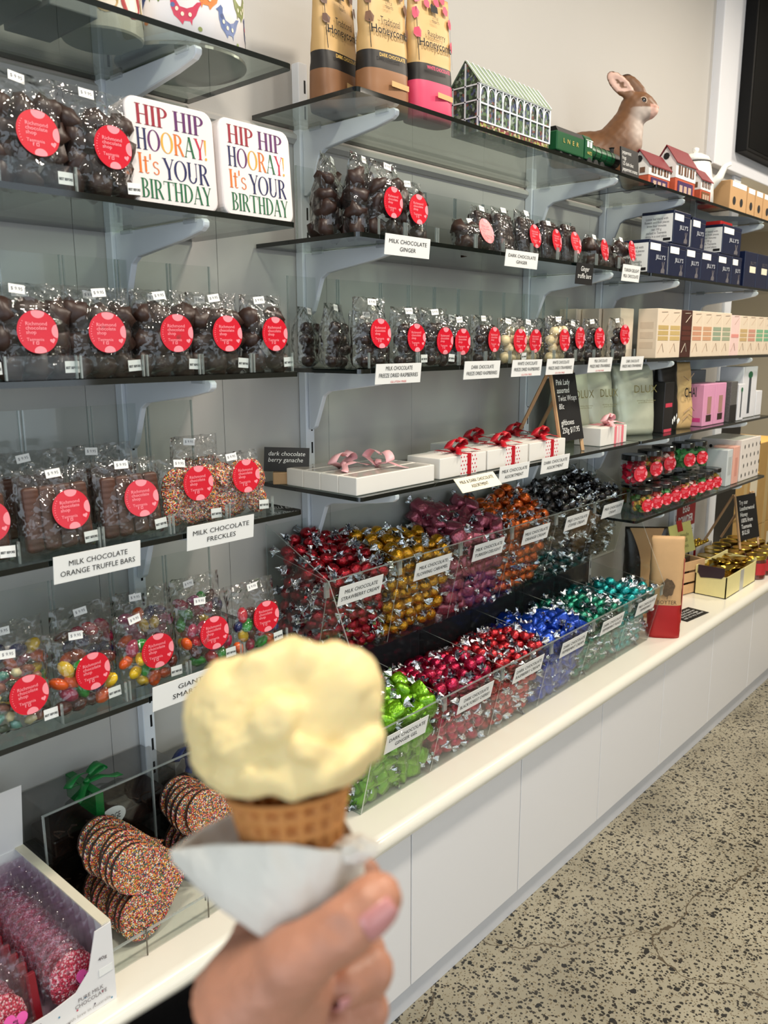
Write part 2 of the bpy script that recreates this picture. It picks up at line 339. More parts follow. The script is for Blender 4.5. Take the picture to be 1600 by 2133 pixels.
# street wall with the shop window behind the photographer
wf = MB().box(-3.2, -2.8, -4.5, -4.4, 0, 2.95).box(1.6, 6.2, -4.5, -4.4, 0, 2.95).box(-2.8, 1.6, -4.5, -4.4, 0, .45).box(-2.8, 1.6, -4.5, -4.4, 2.65, 2.95)
struct('wall_front', wf.mesh('wall_front', M_wall))
w1 = struct('window_1', MB().box(-2.8, -2.74, -4.5, -4.42, .45, 2.65).box(1.54, 1.6, -4.5, -4.42, .45, 2.65).box(-2.8, 1.6, -4.5, -4.42, .45, .51).box(-2.8, 1.6, -4.5, -4.42, 2.59, 2.65).box(-.63, -.57, -4.5, -4.42, .45, 2.65).mesh('window_1', M_white))
for x0, x1 in ((-2.74, -.63), (-.57, 1.54)): obj('pane', MB().box(x0, x1, -4.465, -4.459, .51, 2.59).mesh('pane', M_acr), w1)
for x, y in LAMPS:
    t = thing('downlight', 'round recessed downlight in the ceiling of the shop', 'lamp', (x, y, 2.95), group='recessed ceiling downlights')
    obj('trim_ring', MB().lathe([(.155, -.001), (.155, -.012), (.165, -.014), (.185, -.01), (.185, 0)], 28, cap=False).mesh('trim_ring', M_white, smooth=True), t)

# ================================================================== bench
BT = 0.500
cab = thing('bench', 'long white benchtop with a rounded front edge under the sweets', 'counter')
prof = [(0.0, BT), (-.372, BT)] + [(-.372-.022*math.sin(a), BT-.022+.022*math.cos(a)) for a in np.linspace(.02, PI*.98, 26)] + [(-.372, BT-.045), (0.0, BT-.045)]
obj('slab', MB().prism([(y-.001 if y == 0 else y, z) for y, z in prof], 'x', -1.35, 2.86).mesh('slab', M_top, smooth=False), cab)
DX0, DW, DY, DT, DB = -0.0464, 0.4325, -0.367, 0.452, 0.069
for k in range(-3, 7):
    x = DX0+k*DW; x1 = min(x+DW, 2.86)
    if x1-x < .1: continue
    t = thing('bench_cabinet', 'white bench cabinet unit with plain door, %s' % ({0: 'the one just right of the ice cream hand', -1: 'the one behind the ice cream hand', -2: 'the one under the pink sweets box', 1: 'second to the right of the hand', 2: 'third to the right of the hand', 3: 'fourth to the right of the hand', 4: 'fifth right of the hand, near the kraft bag', 5: 'sixth to the right, below the cream box', 6: 'last one at the right picture edge'}.get(k, 'out at the near end left of the picture')), 'cabinet', (x, 0, 0), group='white cabinet units under the bench')
    obj('carcass', MB().box(.0005, x1-x-.0005, DY+.019, -.002, DB-.004, BT-.046).mesh('carcass', M_white), t)
    obj('door', rboxm('door', .0016, x1-x-.0016, DY, DY+.018, DB, DT, M_white, .0012, 1), t)
obj('kickboard', MB().box(-1.35, 2.86, DY+.012, -.003, 0.0005, DB-.006).mesh('kickboard', mat('kick_white', (214, 216, 222), .4, var=.02)), None, label='low white kickboard along the floor below the bench doors', cat='kickboard', kind='structure')

# ================================================================== shelving
SZ = [1.910, 1.665, 1.417, 1.171, 0.922]
SHELF_NAMES = ['top', 'second', 'third', 'fourth', 'fifth']
UPR = [(-0.45, .5, 2.35), (0.0, 1.0, 2.035), (0.9, 1.0, 1.96), (1.35, .6, 1.96), (2.09, .6, 1.96)]
UPN = ['left', 'second', 'third', 'fourth', 'rightmost']
slot = MB().box(-.0022, .0022, -.0295, -.0272, -.0125, .0125).mesh('slot', M_slot)
for (x, z0, z1), nm in zip(UPR, UPN):
    t = thing('shelf_upright', 'white slotted shelf upright, the %s one along the wall' % nm, 'upright', (x, 0, 0), group='white slotted uprights')
    obj('channel', MB().box(-.0125, .0125, -.029, -.007, BT+.001 if z0 < .8 else z0-.5+.02, z1).mesh('channel', M_metal, bevel=.0015, seg=1), t)
    z = 0.64
    while z < z1-.03:
        obj('slot', slot, t, (.004, 0, z)); z += .05
brp = [(-.030, -.0055), (-.283, -.0055), (-.288, -.010), (-.287, -.018), (-.278, -.024), (-.230, -.033), (-.095, -.050), (-.078, -.060), (-.060, -.105), (-.050, -.128), (-.040, -.135), (-.030, -.135)]
br_me = MB().prism(brp, 'x', -.006, .006).mesh('arm', M_metal, bevel=.0015, seg=1)
clip_me = MB().box(-.010, .010, -.016, .016, -.0032, .0030).mesh('clip', clear('clip_plastic', (.85, .88, .9), 1, .2, haze=.3))
for (x, a, b), un in zip(UPR, UPN):
    for k, z in enumerate(SZ):
        if k == 4 and 0 <= UPR.index((x, a, b))-1 <= 1: continue
        t = thing('shelf_bracket', 'white bracket carrying the %s glass shelf at the %s upright' % (SHELF_NAMES[k], un), 'bracket', (x, 0, z), group='white shelf brackets')
        obj('arm', br_me, t); [obj('clip', clip_me, t, (0, y, -.0078)) for y in (-.255, -.07)]
def glass_shelf(x0, x1, k, where, y0=-.30, y1=-.012):
    z = SZ[k]; r = .010; n = 4; poly = [(x0, y1)]
    for cx, a0 in ((x0+r, PI), (x1-r, 1.5*PI)):
        poly += [(cx+r*math.cos(a0+i*PI/2/n), y0+r+r*math.sin(a0+i*PI/2/n)) for i in range(n+1)]
    poly += [(x1, y1)]
    me = MB().prism(poly, 'z', z-.0042, z+.0042, 0, 1).mesh('glass_shelf', [M_edge, M_glass])
    return obj('glass_shelf', me, None, label='%s clear glass shelf with a dark edge in the %s' % (SHELF_NAMES[k], where), cat='shelf', group='glass wall shelves')
for k in range(5): glass_shelf(-1.475, -0.275, k, 'left bay beside the birthday tins')
for k in range(4): glass_shelf(-0.125, 1.108, k, 'middle bay above the wrapped sweets')
for k in range(5): glass_shelf(1.116, 2.33, k, 'right bay of boxes and jars')

# screen on the bulkhead, far right
t = thing('wall_screen', 'large black wall screen in the top right corner', 'screen', (0, 0, 0))
obj('casing', rboxm('casing', 2.43, 3.9, -.085, -.0362, 2.245, 3.05-.11, mat('screen_casing', (8, 8, 9), .6, spec=.2), .004), t)
obj('display', MB().box(2.445, 3.885, -.0864, -.0852, 2.26, 2.925).mesh('display', mat('screen_black', (5, 5, 5), .7, spec=.1)), t)

# stock room beyond the end of the wall
M_carton = mat('cardboard', (196, 158, 96), .8, var=.08, scale=14)
obj('dark_cupboard', MB().box(2.62, 2.95, .02, .5, .50, 1.17).box(2.62, 2.95, .02, .5, .0, .5).mesh('dark_cupboard', mat('black_cupboard', (17, 16, 16), .5)), None, label='black cupboard side just past the white wall end', cat='cupboard')
for i, (x0, x1, y0, y1, z0, z1, l) in enumerate([(2.98, 3.42, .05, .55, 0.0, .30, 'lowest brown carton past the black cupboard'), (2.98, 3.42, .06, .55, .302, .56, 'brown carton second up in the stack past the black cupboard'),
        (2.98, 3.40, .05, .5, .562, .78, 'brown carton topmost of the stack past the black cupboard'), (3.46, 3.95, .1, .6, 0.0, .44, 'brown carton at the bottom right picture edge of the stock room'), (3.46, 3.95, .1, .6, .442, .92, 'tall brown carton at the right picture edge')]):
    t = thing('carton', l, 'carton', (x0, y0, z0), group='brown cartons in the stock room')
    obj('body', rboxm('body', 0, x1-x0, 0, y1-y0, 0, z1-z0, M_carton, .004), t)
    obj('tape', MB().box((x1-x0)*.44, (x1-x0)*.56, -.0008, .0, .0, z1-z0).mesh('tape', mat('packing_tape', (210, 180, 120), .3)), t)
    obj('delivery_label', MB().box((x1-x0)*.66, (x1-x0)*.93, -.0012, -.0004, (z1-z0)*.4, (z1-z0)*.85).mesh('delivery_label', M_cream_card), t)
# ================================================================== bagged chocolates
def lump_mesh(name, r, m, seed, squash=(1, 1, 1), rough=.25, sub=2):
    bm = bmesh.new(); bmesh.ops.create_icosphere(bm, subdivisions=sub, radius=1)
    for v in bm.verts:
        n = noise.noise(v.co*1.6+Vector((seed*3.7, seed, 0)))
        v.co = Vector((v.co.x*squash[0], v.co.y*squash[1], v.co.z*squash[2]))*r*(1+rough*n)
    me = bpy.data.meshes.new(name); bm.to_mesh(me); bm.free(); me.materials.append(m)
    for p in me.polygons: p.use_smooth = True
    return me
LUMP = [lump_mesh('chocolate_piece', .017, M_choc, i, (1.05, .82, .95), .60) for i in range(4)]
GING = [lump_mesh('chocolate_piece', .017, M_choc, i+9, (1.1, .8, .9), .7) for i in range(4)]
BALL = [lump_mesh('chocolate_ball', .0130, M_dark, i, (1, 1, 1), .08) for i in range(3)]
WBALL = [lump_mesh('chocolate_ball', .0132, M_whitechoc, i, (1, 1, 1), .08) for i in range(3)]
SMART = [lump_mesh('sugar_shelled_sweet', .0155, mat('candy_shell_%d' % i, c, .18, coat=.5, var=.02), 1, (1, .55, .72), .02) for i, c in enumerate([(222, 90, 30), (225, 185, 30), (40, 150, 50), (150, 20, 60), (28, 40, 90), (80, 34, 26), (160, 70, 110), (190, 20, 40)])]
STONE = [lump_mesh('chocolate_pebble', .0095, mat('pebble_%d' % i, c, .35, var=.15), i, (1.2, .75, .8), .45, 1) for i, c in enumerate([(70, 130, 115), (205, 195, 150), (125, 75, 55), (60, 75, 55), (110, 165, 150), (150, 100, 80)])]
def bar_mesh(m, L=.092, w=.024, d=.014):
    def f(u, v):
        a = 2*PI*u; x = w/2*math.copysign(abs(math.cos(a))**.5, math.cos(a)); y = d/2*math.copysign(abs(math.sin(a))**.5, math.sin(a))
        e = 1-max(0, abs(v-.5)*2-.93)/.07*.35; return (x*e, y*e + .00035*math.sin(v*70), (v-.5)*L)
    b = MB().grid(f, 16, 40); b.add([f(i/16, 0) for i in range(16)], [tuple(range(16))]); b.add([f(i/16, 1) for i in range(16)], [tuple(range(16))])
    return b.mesh('chocolate_bar', m, smooth=True, weld=True)
BARM = bar_mesh(M_chocbar); BARD = bar_mesh(M_dark, .095, .020, .013)
FRECK = MB().lathe([(.001, .0045), (.018, .0042), (.0225, .002), (.023, 0), (.0222, -.0025), (.001, -.003)], 20).mesh('sprinkled_disc', M_sprinkle, smooth=True)
def film_mesh(w, h, d, seed, m=M_film, full=.78):
    """crinkled pillow bag: front and back sheets sealed at the top"""
    def side(sg):
        def f(u, v):
            x = (u-.5)*w*(1-.06*max(0, v-.6)); z = v*h
            pu = max(0, 1-abs(2*u-1)**2.6)**.6
            pv = min(1, (v/.10)**.5 if v < .10 else 1)*(1 if v < full*.72 else max(0, 1-(v-full*.72)/(1-full*.72))**.8)
            q = Vector((x*55+seed*7, z*55, sg*3+seed))
            wr = noise.noise(q)*.0045*(1 if v > .02 else 0) + noise.noise(q*2.3)*.0018
            edge = min(1, 8*min(u, 1-u))
            return (x + noise.noise(q*.7)*.0012, sg*(d/2*pu*pv + .0006) + wr*edge*(.35+.65*(v > .05)), z + (noise.noise(Vector((u*9+seed, 0, 0)))*.003 if v > .97 else 0))
        return f
    return MB().grid(side(-1), 18, 20).grid(side(1), 12, 12).mesh('film', m, smooth=True, recalc=False)
FILMS = {}
def film(kind, w, h, d):
    key = (round(w, 3), round(h, 3), round(d, 3))
    if key not in FILMS: FILMS[key] = [film_mesh(w, h, d, s+len(FILMS)*2.3) for s in (0.3, 1.7, 3.1)]
    return R.choice(FILMS[key])
# the round sticker, drawn once
def disc(r, n=32, sx=1, sy=1, cx=0, cy=0, z=0): return ([(cx+sx*r*math.cos(2*PI*k/n), cy+sy*r*math.sin(2*PI*k/n), z) for k in range(n)], [tuple(range(n))])
ST_R = .0285
st_disc = MB().prism([(ST_R*math.cos(2*PI*k/40), ST_R*math.sin(2*PI*k/40)) for k in range(40)], 'z', -.0003, .0002).mesh('sticker', M_sticker)
st_text = text_mesh(['Richmond', 'chocolate', 'shop'], .030, .0175, M_pinkink, align='LEFT', bold=.012, lead=.85); 
st_text2 = text_mesh(['Tasmania'], .024, .0042, M_pinkink, align='LEFT', bold=.01)
def heart_poly(s, cx=0, cy=0, rot=0, n=22):
    pts = []
    for k in range(n):
        a = 2*PI*k/n; x = 16*math.sin(a)**3; y = 13*math.cos(a)-5*math.cos(2*a)-2*math.cos(3*a)-math.cos(4*a)
        x, y = x/32*s, (y+2)/32*s; pts.append((cx+x*math.cos(rot)-y*math.sin(rot), cy+x*math.sin(rot)+y*math.cos(rot)))
    return pts
def clipd(pts, r=ST_R*.985): return [(x*min(1, r/math.hypot(x, y)), y*min(1, r/math.hypot(x, y)), .0004) for x, y in pts]
mk = MB()
for cx, cy, s, sy in ((.002, .0255, .0095, .8), (.0012, -.0255, .0085, .8), (.0265, .001, .0075, 1.2)):
    v, f = disc(s, 20, 1, sy, cx, cy); mk.add(clipd([(p[0], p[1]) for p in v]), f)
mk.add([(x, y, .0004) for x, y in heart_poly(.0075, .0195, -.0120, .2)], [tuple(range(22))])
mk.add([(-.0085+x, -.0165+y, .0004) for x, y in ((0, 0), (.0012, 0), (.0012, .003), (.0022, .003), (.0022, .004), (0, .004))], [(0, 1, 2, 3, 4, 5)])
mk.add([(-.004+x, -.0165+y, .0004) for x, y in ((0, 0), (.004, 0), (.004, .004), (0, .004), (.0009, .0009), (.0031, .0009), (.0031, .0031), (.0009, .0031))], [(0, 1, 5, 4), (1, 2, 6, 5), (2, 3, 7, 6), (3, 0, 4, 7)])
for a in np.linspace(PI*.80, PI*1.15, 9): mk.add([(.0255*math.cos(a+t)*q, .0255*math.sin(a+t)*q, .0004) for t, q in ((0, 1), (.03, 1), (.03, .94), (0, .94))], [(0, 1, 2, 3)])
st_mark = mk.mesh('emblem', M_pinkink, recalc=False)
def sticker(parent, loc, rot=FACE, s=1.0):
    o = obj('sticker', st_disc, parent, loc, rot, scale=(s, s, s), label='round red shop sticker with pink lettering')
    obj('lettering', st_text, o, (-.0015, .0045, .0002)); obj('lettering', st_text2, o, (-.0045, -.0098, .0002)); obj('emblem', st_mark, o)
    return o
pl_me = MB().box(-.011, .011, -.006, .006, -.0002, .0002).mesh('price_tag', M_card)
pl_tx = text_mesh(['$ 9.95'], .016, .005, mat('grey_print', (120, 120, 125), .7))
bb_me = MB().box(-.0105, .0105, -.008, .008, -.0002, .0002).mesh('date_tag', M_card)
bb_tx = text_mesh(['BEST BEFORE'], .019, .0035, M_ink, bold=.03)
def price_tag(parent, loc, rot): o = obj('price_tag', pl_me, parent, loc, rot); obj('lettering', pl_tx, o, (0, 0, .0001))
def date_tag(parent, loc, rot): o = obj('date_tag', bb_me, parent, loc, rot); obj('lettering', bb_tx, o, (0, -.001, .0001))
def bag(x, y, z, w, h, kind, label, group, st=None, rz=0, tilt=0, d=.055, price=True, date=True, rows=None, st_s=1.0):
    """clear gusset bag standing on a shelf: film, sweets, sticker and tags"""
    t = thing('chocolate_bag', label, 'bag', (x, y, z+.0052), (tilt, 0, rz), group)
    obj('film', film(kind, w, h, d+(.008 if kind in ('lump', 'ginger', 'dark') else 0)), t)
    fill = h*.72
    if kind in ('lump', 'ginger', 'dark'):
        src = {'lump': LUMP, 'ginger': GING, 'dark': LUMP}[kind]; nx = max(2, int(w/.031)); nz = max(2, int(fill/.026))
        for iz in range(nz):
            for ix in range(nx):
                px = (ix-(nx-1)/2)*(w-.034)/max(1, nx-1)+R.uniform(-.003, .003); pz = .017+iz*(fill-.022)/max(1, nz-1)+R.uniform(-.003, .003)
                o = obj('chocolate_piece', R.choice(src), t, (px, -.004+R.uniform(-.002, .002), pz), (R.uniform(0, 6), R.uniform(0, 6), R.uniform(0, 6)), scale=(1.22, 1.22, 1.22))
            if iz % 2 == 0:
                obj('chocolate_piece', R.choice(src), t, (R.uniform(-.2, .2)*w, .017, .017+iz*.025), (R.uniform(0, 6), R.uniform(0, 6), 0), scale=(1.3, 1, 1.3))
    elif kind in ('ball', 'white'):
        src = BALL if kind == 'ball' else WBALL; nx = max(3, int((w-.002)/.0235)); nz = max(3, int((fill+.006)/.0212))
        for iz in range(nz):
            for ix in range(nx):
                px = (ix-(nx-1)/2+(.25 if iz % 2 else -.25))*.0225+R.uniform(-.002, .002)
                if abs(px) > w/2-.010: continue
                obj('chocolate_ball', R.choice(src), t, (px, -d*.2+R.uniform(-.004, .004), .0125+iz*.0212+R.uniform(-.002, .002)))
    elif kind in ('smartie', 'stone'):
        src = SMART if kind == 'smartie' else STONE; p = .0228 if kind == 'smartie' else .0180
        nx = int((w-.01)/p); nz = int(fill/(p*.82))
        for iz in range(nz):
            for ix in range(nx):
                px = (ix-(nx-1)/2+(.25 if iz % 2 else -.25))*p+R.uniform(-.003, .003)
                if abs(px) > w/2-.012: continue
                obj(src[0].name.split('.')[0], R.choice(src), t, (px, -d*.2+R.uniform(-.004, .004), .012+iz*p*.82), (R.uniform(-1, 1), R.uniform(-1, 1), R.uniform(-1, 1)))
    elif kind in ('bar', 'darkbar'):
        me = BARM if kind == 'bar' else BARD; n = 4 if kind == 'bar' else 4
        for i in range(n): obj('chocolate_bar', me, t, ((i-(n-1)/2)*(w-.014)/n, -.006, .051), (R.uniform(-.03, .03), R.uniform(-.03, .03), 0))
        for i in range(n-1): obj('chocolate_bar', me, t, ((i-(n-2)/2)*(w-.014)/n, .012, .050), (0, 0, 0))
    elif kind == 'freckle':
        for iz in range(4):
            for ix in range(3):
                obj('sprinkled_disc', FRECK, t, ((ix-1)*w*.27+R.uniform(-.004, .004), -d*.18-R.uniform(0, .006), .025+iz*.017), (PI/2+R.uniform(-.4, .4), R.uniform(-.4, .4), 0))
    fy = -max(d/2+.0032, .0345 if kind in ('lump', 'ginger', 'dark') else 0)
    if st: sticker(t, (st[0], fy, st[1]), (PI/2+R.uniform(-.08, .05), 0, R.uniform(-.06, .06)), st_s)
    if price: price_tag(t, (R.uniform(-.2, 0)*w, -.012, h*.93), (PI/2-.15, R.uniform(-.15, .15), R.uniform(-.1, .1)))
    if date: date_tag(t, (w*.36, fy+.003, .016), (PI/2, R.uniform(-.08, .08), 0))
    return t
ORD = ['first', 'second', 'third', 'fourth', 'fifth', 'sixth', 'seventh', 'eighth', 'ninth', 'tenth', 'eleventh', 'twelfth']
def tray(x0, x1, k, back=.125, lip=.032, label='', y0=-.292, y1=-.06):
    """clear acrylic tray with a tall back plate that keeps the bags upright"""
    t = thing('acrylic_tray', label, 'tray', (x0, 0, SZ[k]+.0047), group='clear acrylic shelf trays')
    w = x1-x0; th = .0025
    obj('base', MB().box(0, w, y0, y1, .0001, .0004).mesh('base', M_acr), t)
    obj('back_plate', MB().box(0, w, y1-th, y1, .0005, back).mesh('back_plate', M_acr), t)
    obj('front_lip', MB().box(0, w, y0, y0+th, .0005, lip).mesh('front_lip', M_acr), t)
    for nm, x in (('side_edge', 0), ('side_edge', w-th)): obj(nm, MB().box(x, x+th, y0, y0+.004, .0005, lip).mesh(nm, M_acre), t)
    for nm, x in (('back_edge', 0), ('back_edge', w-th)): obj(nm, MB().box(x, x+th, y1-.004, y1, .0005, back).mesh(nm, M_acre), t)
    return t
# ---- left bay
L2, L3, L4, L5 = SZ[1], SZ[2], SZ[3], SZ[4]
for i, x in enumerate((-.822, -.715, -.612)):
    bag(x, -.255, L2, .108, .145, 'lump', 'clear bag of brown chocolates on second shelf, %s' % ['cut by the left picture edge', 'left of the two in full view', 'beside the birthday tins'][i], 'bags on the second left shelf', st=(.004 if i < 2 else .008, .066))
for i, (x, sx, w) in enumerate(((-.835, 0, .11), (-.728, -.006, .112), (-.628, -.004, .105), (-.522, .006, .105), (-.424, .004, .100), (-.322, .002, .092))):
    bag(x, -.255, L3, w, .128, 'lump', 'clear bag of dark brown chocolates on third left shelf, %s' % ['cut by picture edge', 'leftmost in full view', 'second from the left', 'third from the left', 'fourth from the left', 'last one before the shelf end'][i], 'bags on the third left shelf', st=(sx, .063))
for i, x in enumerate((-.69, -.575, -.47, -.375)):
    bag(x, -.165, L3, .10, .13, 'lump', 'clear chocolate bag in the second row on third left shelf, %s' % ['furthest left', 'behind second front bag', 'behind the middle bags', 'behind the last front bags'][i], 'rear bags on the third left shelf', date=False)
for i, (x, sx) in enumerate(((-.838, .02), (-.716, .014), (-.598, .010))):
    bag(x, -.262, L4, .112, .122, 'bar', 'clear bag of milk chocolate truffle bars, %s' % ['cut by the left picture edge', 'left of the two with whole stickers', 'next to the sprinkle discs'][i], 'bags of truffle bars', st=(sx, .060), tilt=-.10, d=.04)
for i, (x, y) in enumerate(((-.70, -.15), (-.58, -.15), (-.82, -.16))):
    bag(x, y, L4, .115, .135, 'bar', 'clear bag of truffle bars in the rear row, %s' % ['middle one', 'right one', 'left one'][i], 'rear bags of truffle bars', date=False, d=.04)
for i, (x, sx) in enumerate(((-.490, .006), (-.388, .002))):
    bag(x, -.258, L4, .104, .112, 'freckle', 'clear bag of rainbow sprinkle chocolate discs, %s of the front pair' % ['left', 'right'][i], 'bags of sprinkle discs', st=(sx, .070), tilt=-.08, d=.05)
bag(-.405, -.16, L4, .10, .135, 'freckle', 'clear bag of rainbow sprinkle discs standing behind the front pair', 'bags of sprinkle discs', date=False)
for i, (x, sx, kd) in enumerate(((-.797, .010, 'stone'), (-.695, .006, 'smartie'), (-.583, .006, 'smartie'), (-.472, .006, 'smartie'), (-.364, .012, 'smartie'))):
    bag(x, -.255, L5, .108, .125, kd, ('clear bag of green and cream chocolate pebbles on fifth shelf' if kd == 'stone' else 'clear bag of big coloured sugar shelled sweets, %s from the pebbles' % ORD[i-1]), 'bags on the fifth left shelf', st=(sx, .060 if i else .055), tilt=-.05, d=.05)
for i, x in enumerate((-.76, -.64, -.53, -.42)):
    bag(x, -.16, L5, .11, .13, 'smartie', 'clear bag of coloured sweets in the rear row of fifth shelf, %s from left' % ORD[i], 'rear bags on the fifth left shelf', date=False)
n = 0
for k, xs in ((1, (-.77, -.66)), (2, (-.785, -.68, -.575, -.475, -.372, -.28)), (3, (-.79, -.665, -.545, -.435, -.335)), (4, (-.75, -.64, -.528, -.416, -.31))):
    for a, b in zip(xs[:-1], xs[1:]):
        tray(a+.002, b-.002, k, .19 if k in (2, 3) else .15, .032, 'clear acrylic tray on the %s left shelf, number %s from its left end' % (SHELF_NAMES[k], ORD[xs.index(a)])); n += 1
# ---- middle bay, second shelf
R2, R3 = SZ[1], SZ[2]
for i, (x, y, h, rz, st) in enumerate(((-.088, -.185, .150, .5, None), (-.052, -.235, .150, .35, None), (-.030, -.258, .140, .05, (-.01, .062)), (.062, -.258, .115, 0, (-.004, .058)))):
    bag(x+(.02 if i == 2 else 0), y, R2, .085, h, 'ginger', 'clear bag of milk chocolate ginger pieces, %s' % ['at the back left', 'turned sideways, second', 'tall one with a sticker', 'short one at right'][i], 'bags of chocolate ginger', st=st, rz=rz, d=.05, date=False)
bag(.300, -.250, R2, .105, .070, 'dark', 'low clear bag of dark ginger lying beside the dark bars', 'dark bags on the middle second shelf', st=(.02, .035), d=.06, tilt=-.3, date=False)
for i, (x, y, h, kd, st) in enumerate(((.395, -.215, .112, 'darkbar', None), (.465, -.225, .116, 'darkbar', None), (.548, -.235, .118, 'darkbar', (.008, .052)), (.640, -.245, .10, 'darkbar', (.0, .048)), (.728, -.25, .098, 'darkbar', (0, .050)), (.862, -.252, .085, 'dark', (0, .040)), (.945, -.235, .085, 'dark', None), (1.018, -.255, .092, 'dark', (.006, .050)))):
    bag(x, y, R2, .088, h, kd, 'clear bag of dark chocolate %s on the middle second shelf, %s from left' % ('bars' if kd == 'darkbar' else 'pieces', ORD[i]), 'dark bags on the middle second shelf', st=st, rz=.1, tilt=-.16, d=.045, date=False)
# ---- middle bay, third shelf
for i, (x, y, h, rz, kd, st) in enumerate(((-.085, -.11, .12, .5, 'ball', None), (-.078, -.185, .125, .4, 'ball', None), (-.052, -.258, .135, .0, 'ball', (.004, .066)), (.056, -.258, .120, 0, 'ball', (.005, .058)), (.150, -.258, .120, 0, 'ball', (.006, .052)), (.235, -.255, .105, 0, 'ball', (-.012, .050)),
        (.332, -.255, .110, .05, 'ball', (.012, .055)), (.438, -.258, .105, 0, 'white', (.010, .052)), (.530, -.250, .105, 0, 'white', (.0, .052)), (.650, -.258, .115, 0, 'white', (.008, .054)), (.752, -.25, .105, 0, 'ball', (.0, .060)), (.850, -.255, .112, 0, 'ball', (.002, .060)), (1.0, -.255, .118, 0, 'ball', (.004, .070)))):
    nm = ['far back left without sticker', 'second back left without sticker', 'tallest, above the first card', 'second with sticker', 'third with sticker', 'fourth with sticker', 'last dark one before the white ones', 'first of the white ones', 'middle of the white ones', 'last of the white ones', 'first dark one after the white ones', 'next to last', 'last one by the cream boxes'][i]
    bag(x, y, R3, .092, h, kd, 'clear bag of %s chocolate coated berries, %s' % ('white' if kd == 'white' else 'dark', nm), 'bags of chocolate coated berries', st=st, rz=rz, d=.05, date=i in (3, 4, 7))
for i, x in enumerate((.05, .2, .36, .62, .78, .93)):
    bag(x, -.15, R3, .095, .115, 'ball' if i not in (3,) else 'white', 'clear bag of coated berries in the rear row, %s from left' % ORD[i], 'rear bags of coated berries', price=True, date=False, d=.05)
for k, xs in ((1, (-.06, .02, .12, .255, .36, .48, .60, .69, .80, .93, 1.06)), (2, (-.09, .06, .2, .3, .40, .5, .6, .71, .81, .92, 1.06))):
    for a, b in zip(xs[:-1], xs[1:]):
        tray(a+.002, b-.002, k, .185 if k == 2 else .155, .030, 'clear acrylic tray on the %s middle shelf, number %s from its left end' % (SHELF_NAMES[k], ORD[xs.index(a)]))

# ================================================================== shelf cards
CARDG = 'white product cards hung on the shelf edges'
def shelf_card(x, z, w, h, lines, label, red=None, m=M_card, rz=0, y=-.3065, tilt=.10):
    tx = [(lines, 0, .004 if red else 0, min(w*.86, w*.05*max(len(l) for l in lines)*1.2), h*.55 if len(lines) > 1 else h*.25, M_ink, dict(bold=0, lead=1.25))]
    if red: tx.append(([red], 0, -h*.40, w*.35, h*.10, M_redink))
    return card('product_card', label, 'card', (x, y, z), (PI/2+tilt, rz, 0), w, h, m, tx, CARDG)
shelf_card(-.681, 1.161, .136, .040, ['MILK CHOCOLATE', 'ORANGE TRUFFLE BARS'], 'white card reading milk chocolate orange truffle bars', rz=.0)
shelf_card(-.462, 1.167, .134, .040, ['MILK CHOCOLATE', 'FRECKLES'], 'white card reading milk chocolate freckles')
shelf_card(-.538, .922, .140, .042, ['GIANT', 'SMARTIES'], 'white card half hidden by the scoop of ice cream')
shelf_card(.009, 1.653, .134, .038, ['MILK CHOCOLATE', 'GINGER'], 'white card reading milk chocolate ginger')
shelf_card(.414, 1.657, .136, .036, ['DARK CHOCOLATE', 'GINGER'], 'white card reading dark chocolate ginger')
shelf_card(.974, 1.659, .108, .044, ['TURKISH DELIGHT', 'MILK CHOCOLATE'], 'small white card with a drawn frame beside the navy tins')
card('chalk_tag', 'small black tag with chalk writing hung on the second shelf', 'card', (.709, -.3065, 1.642), (PI/2+.06, 0, 0), .088, .052, M_board, [(['Ginger', 'truffle bars'], 0, .004, .07, .03, M_chalk, dict(shear=.2))])
for x, l1, l2, red, lb, w in ((-.018, 'MILK CHOCOLATE', 'FREEZE DRIED RASPBERRIES', 'GLUTEN FREE', 'white card reading milk chocolate freeze dried raspberries', .136), (.266, 'DARK CHOCOLATE', 'FREEZE DRIED RASPBERRIES', None, 'white card reading dark chocolate freeze dried raspberries', .136),
        (.450, 'WHITE CHOCOLATE', 'FREEZE DRIED RASPBERRIES', 'GLUTEN FREE', 'white card reading white chocolate freeze dried raspberries', .130), (.606, 'WHITE CHOCOLATE', 'FREEZE DRIED STRAWBERRIES', 'GLUTEN FREE', 'white card reading white chocolate freeze dried strawberries', .134),
        (.818, 'MILK CHOCOLATE', 'FREEZE DRIED STRAWBERRIES', 'GLUTEN FREE', 'white card reading milk chocolate freeze dried strawberries', .134), (1.012, 'DARK CHOCOLATE', 'FREEZE DRIED STRAWBERRIES', None, 'white card reading dark chocolate freeze dried strawberries', .142)):
    shelf_card(x, 1.411, w, .039, [l1, l2], lb, red)
card('product_card', 'cream card reading milk and dark chocolate assortment, tilted forward', 'card', (.226, -.330, 1.166), (PI/2-.75, 0, 0), .15, .038, M_cream_card, [(['MILK & DARK CHOCOLATE', 'ASSORTMENT'], 0, 0, .125, .022, M_ink, dict(bold=0, lead=1.2))], CARDG)
shelf_card(.408, 1.164, .130, .040, ['MILK CHOCOLATE', 'ASSORTMENT'], 'white card reading milk chocolate assortment')
shelf_card(.600, 1.164, .138, .040, ['DARK CHOCOLATE', 'ASSORTMENT'], 'white card reading dark chocolate assortment')
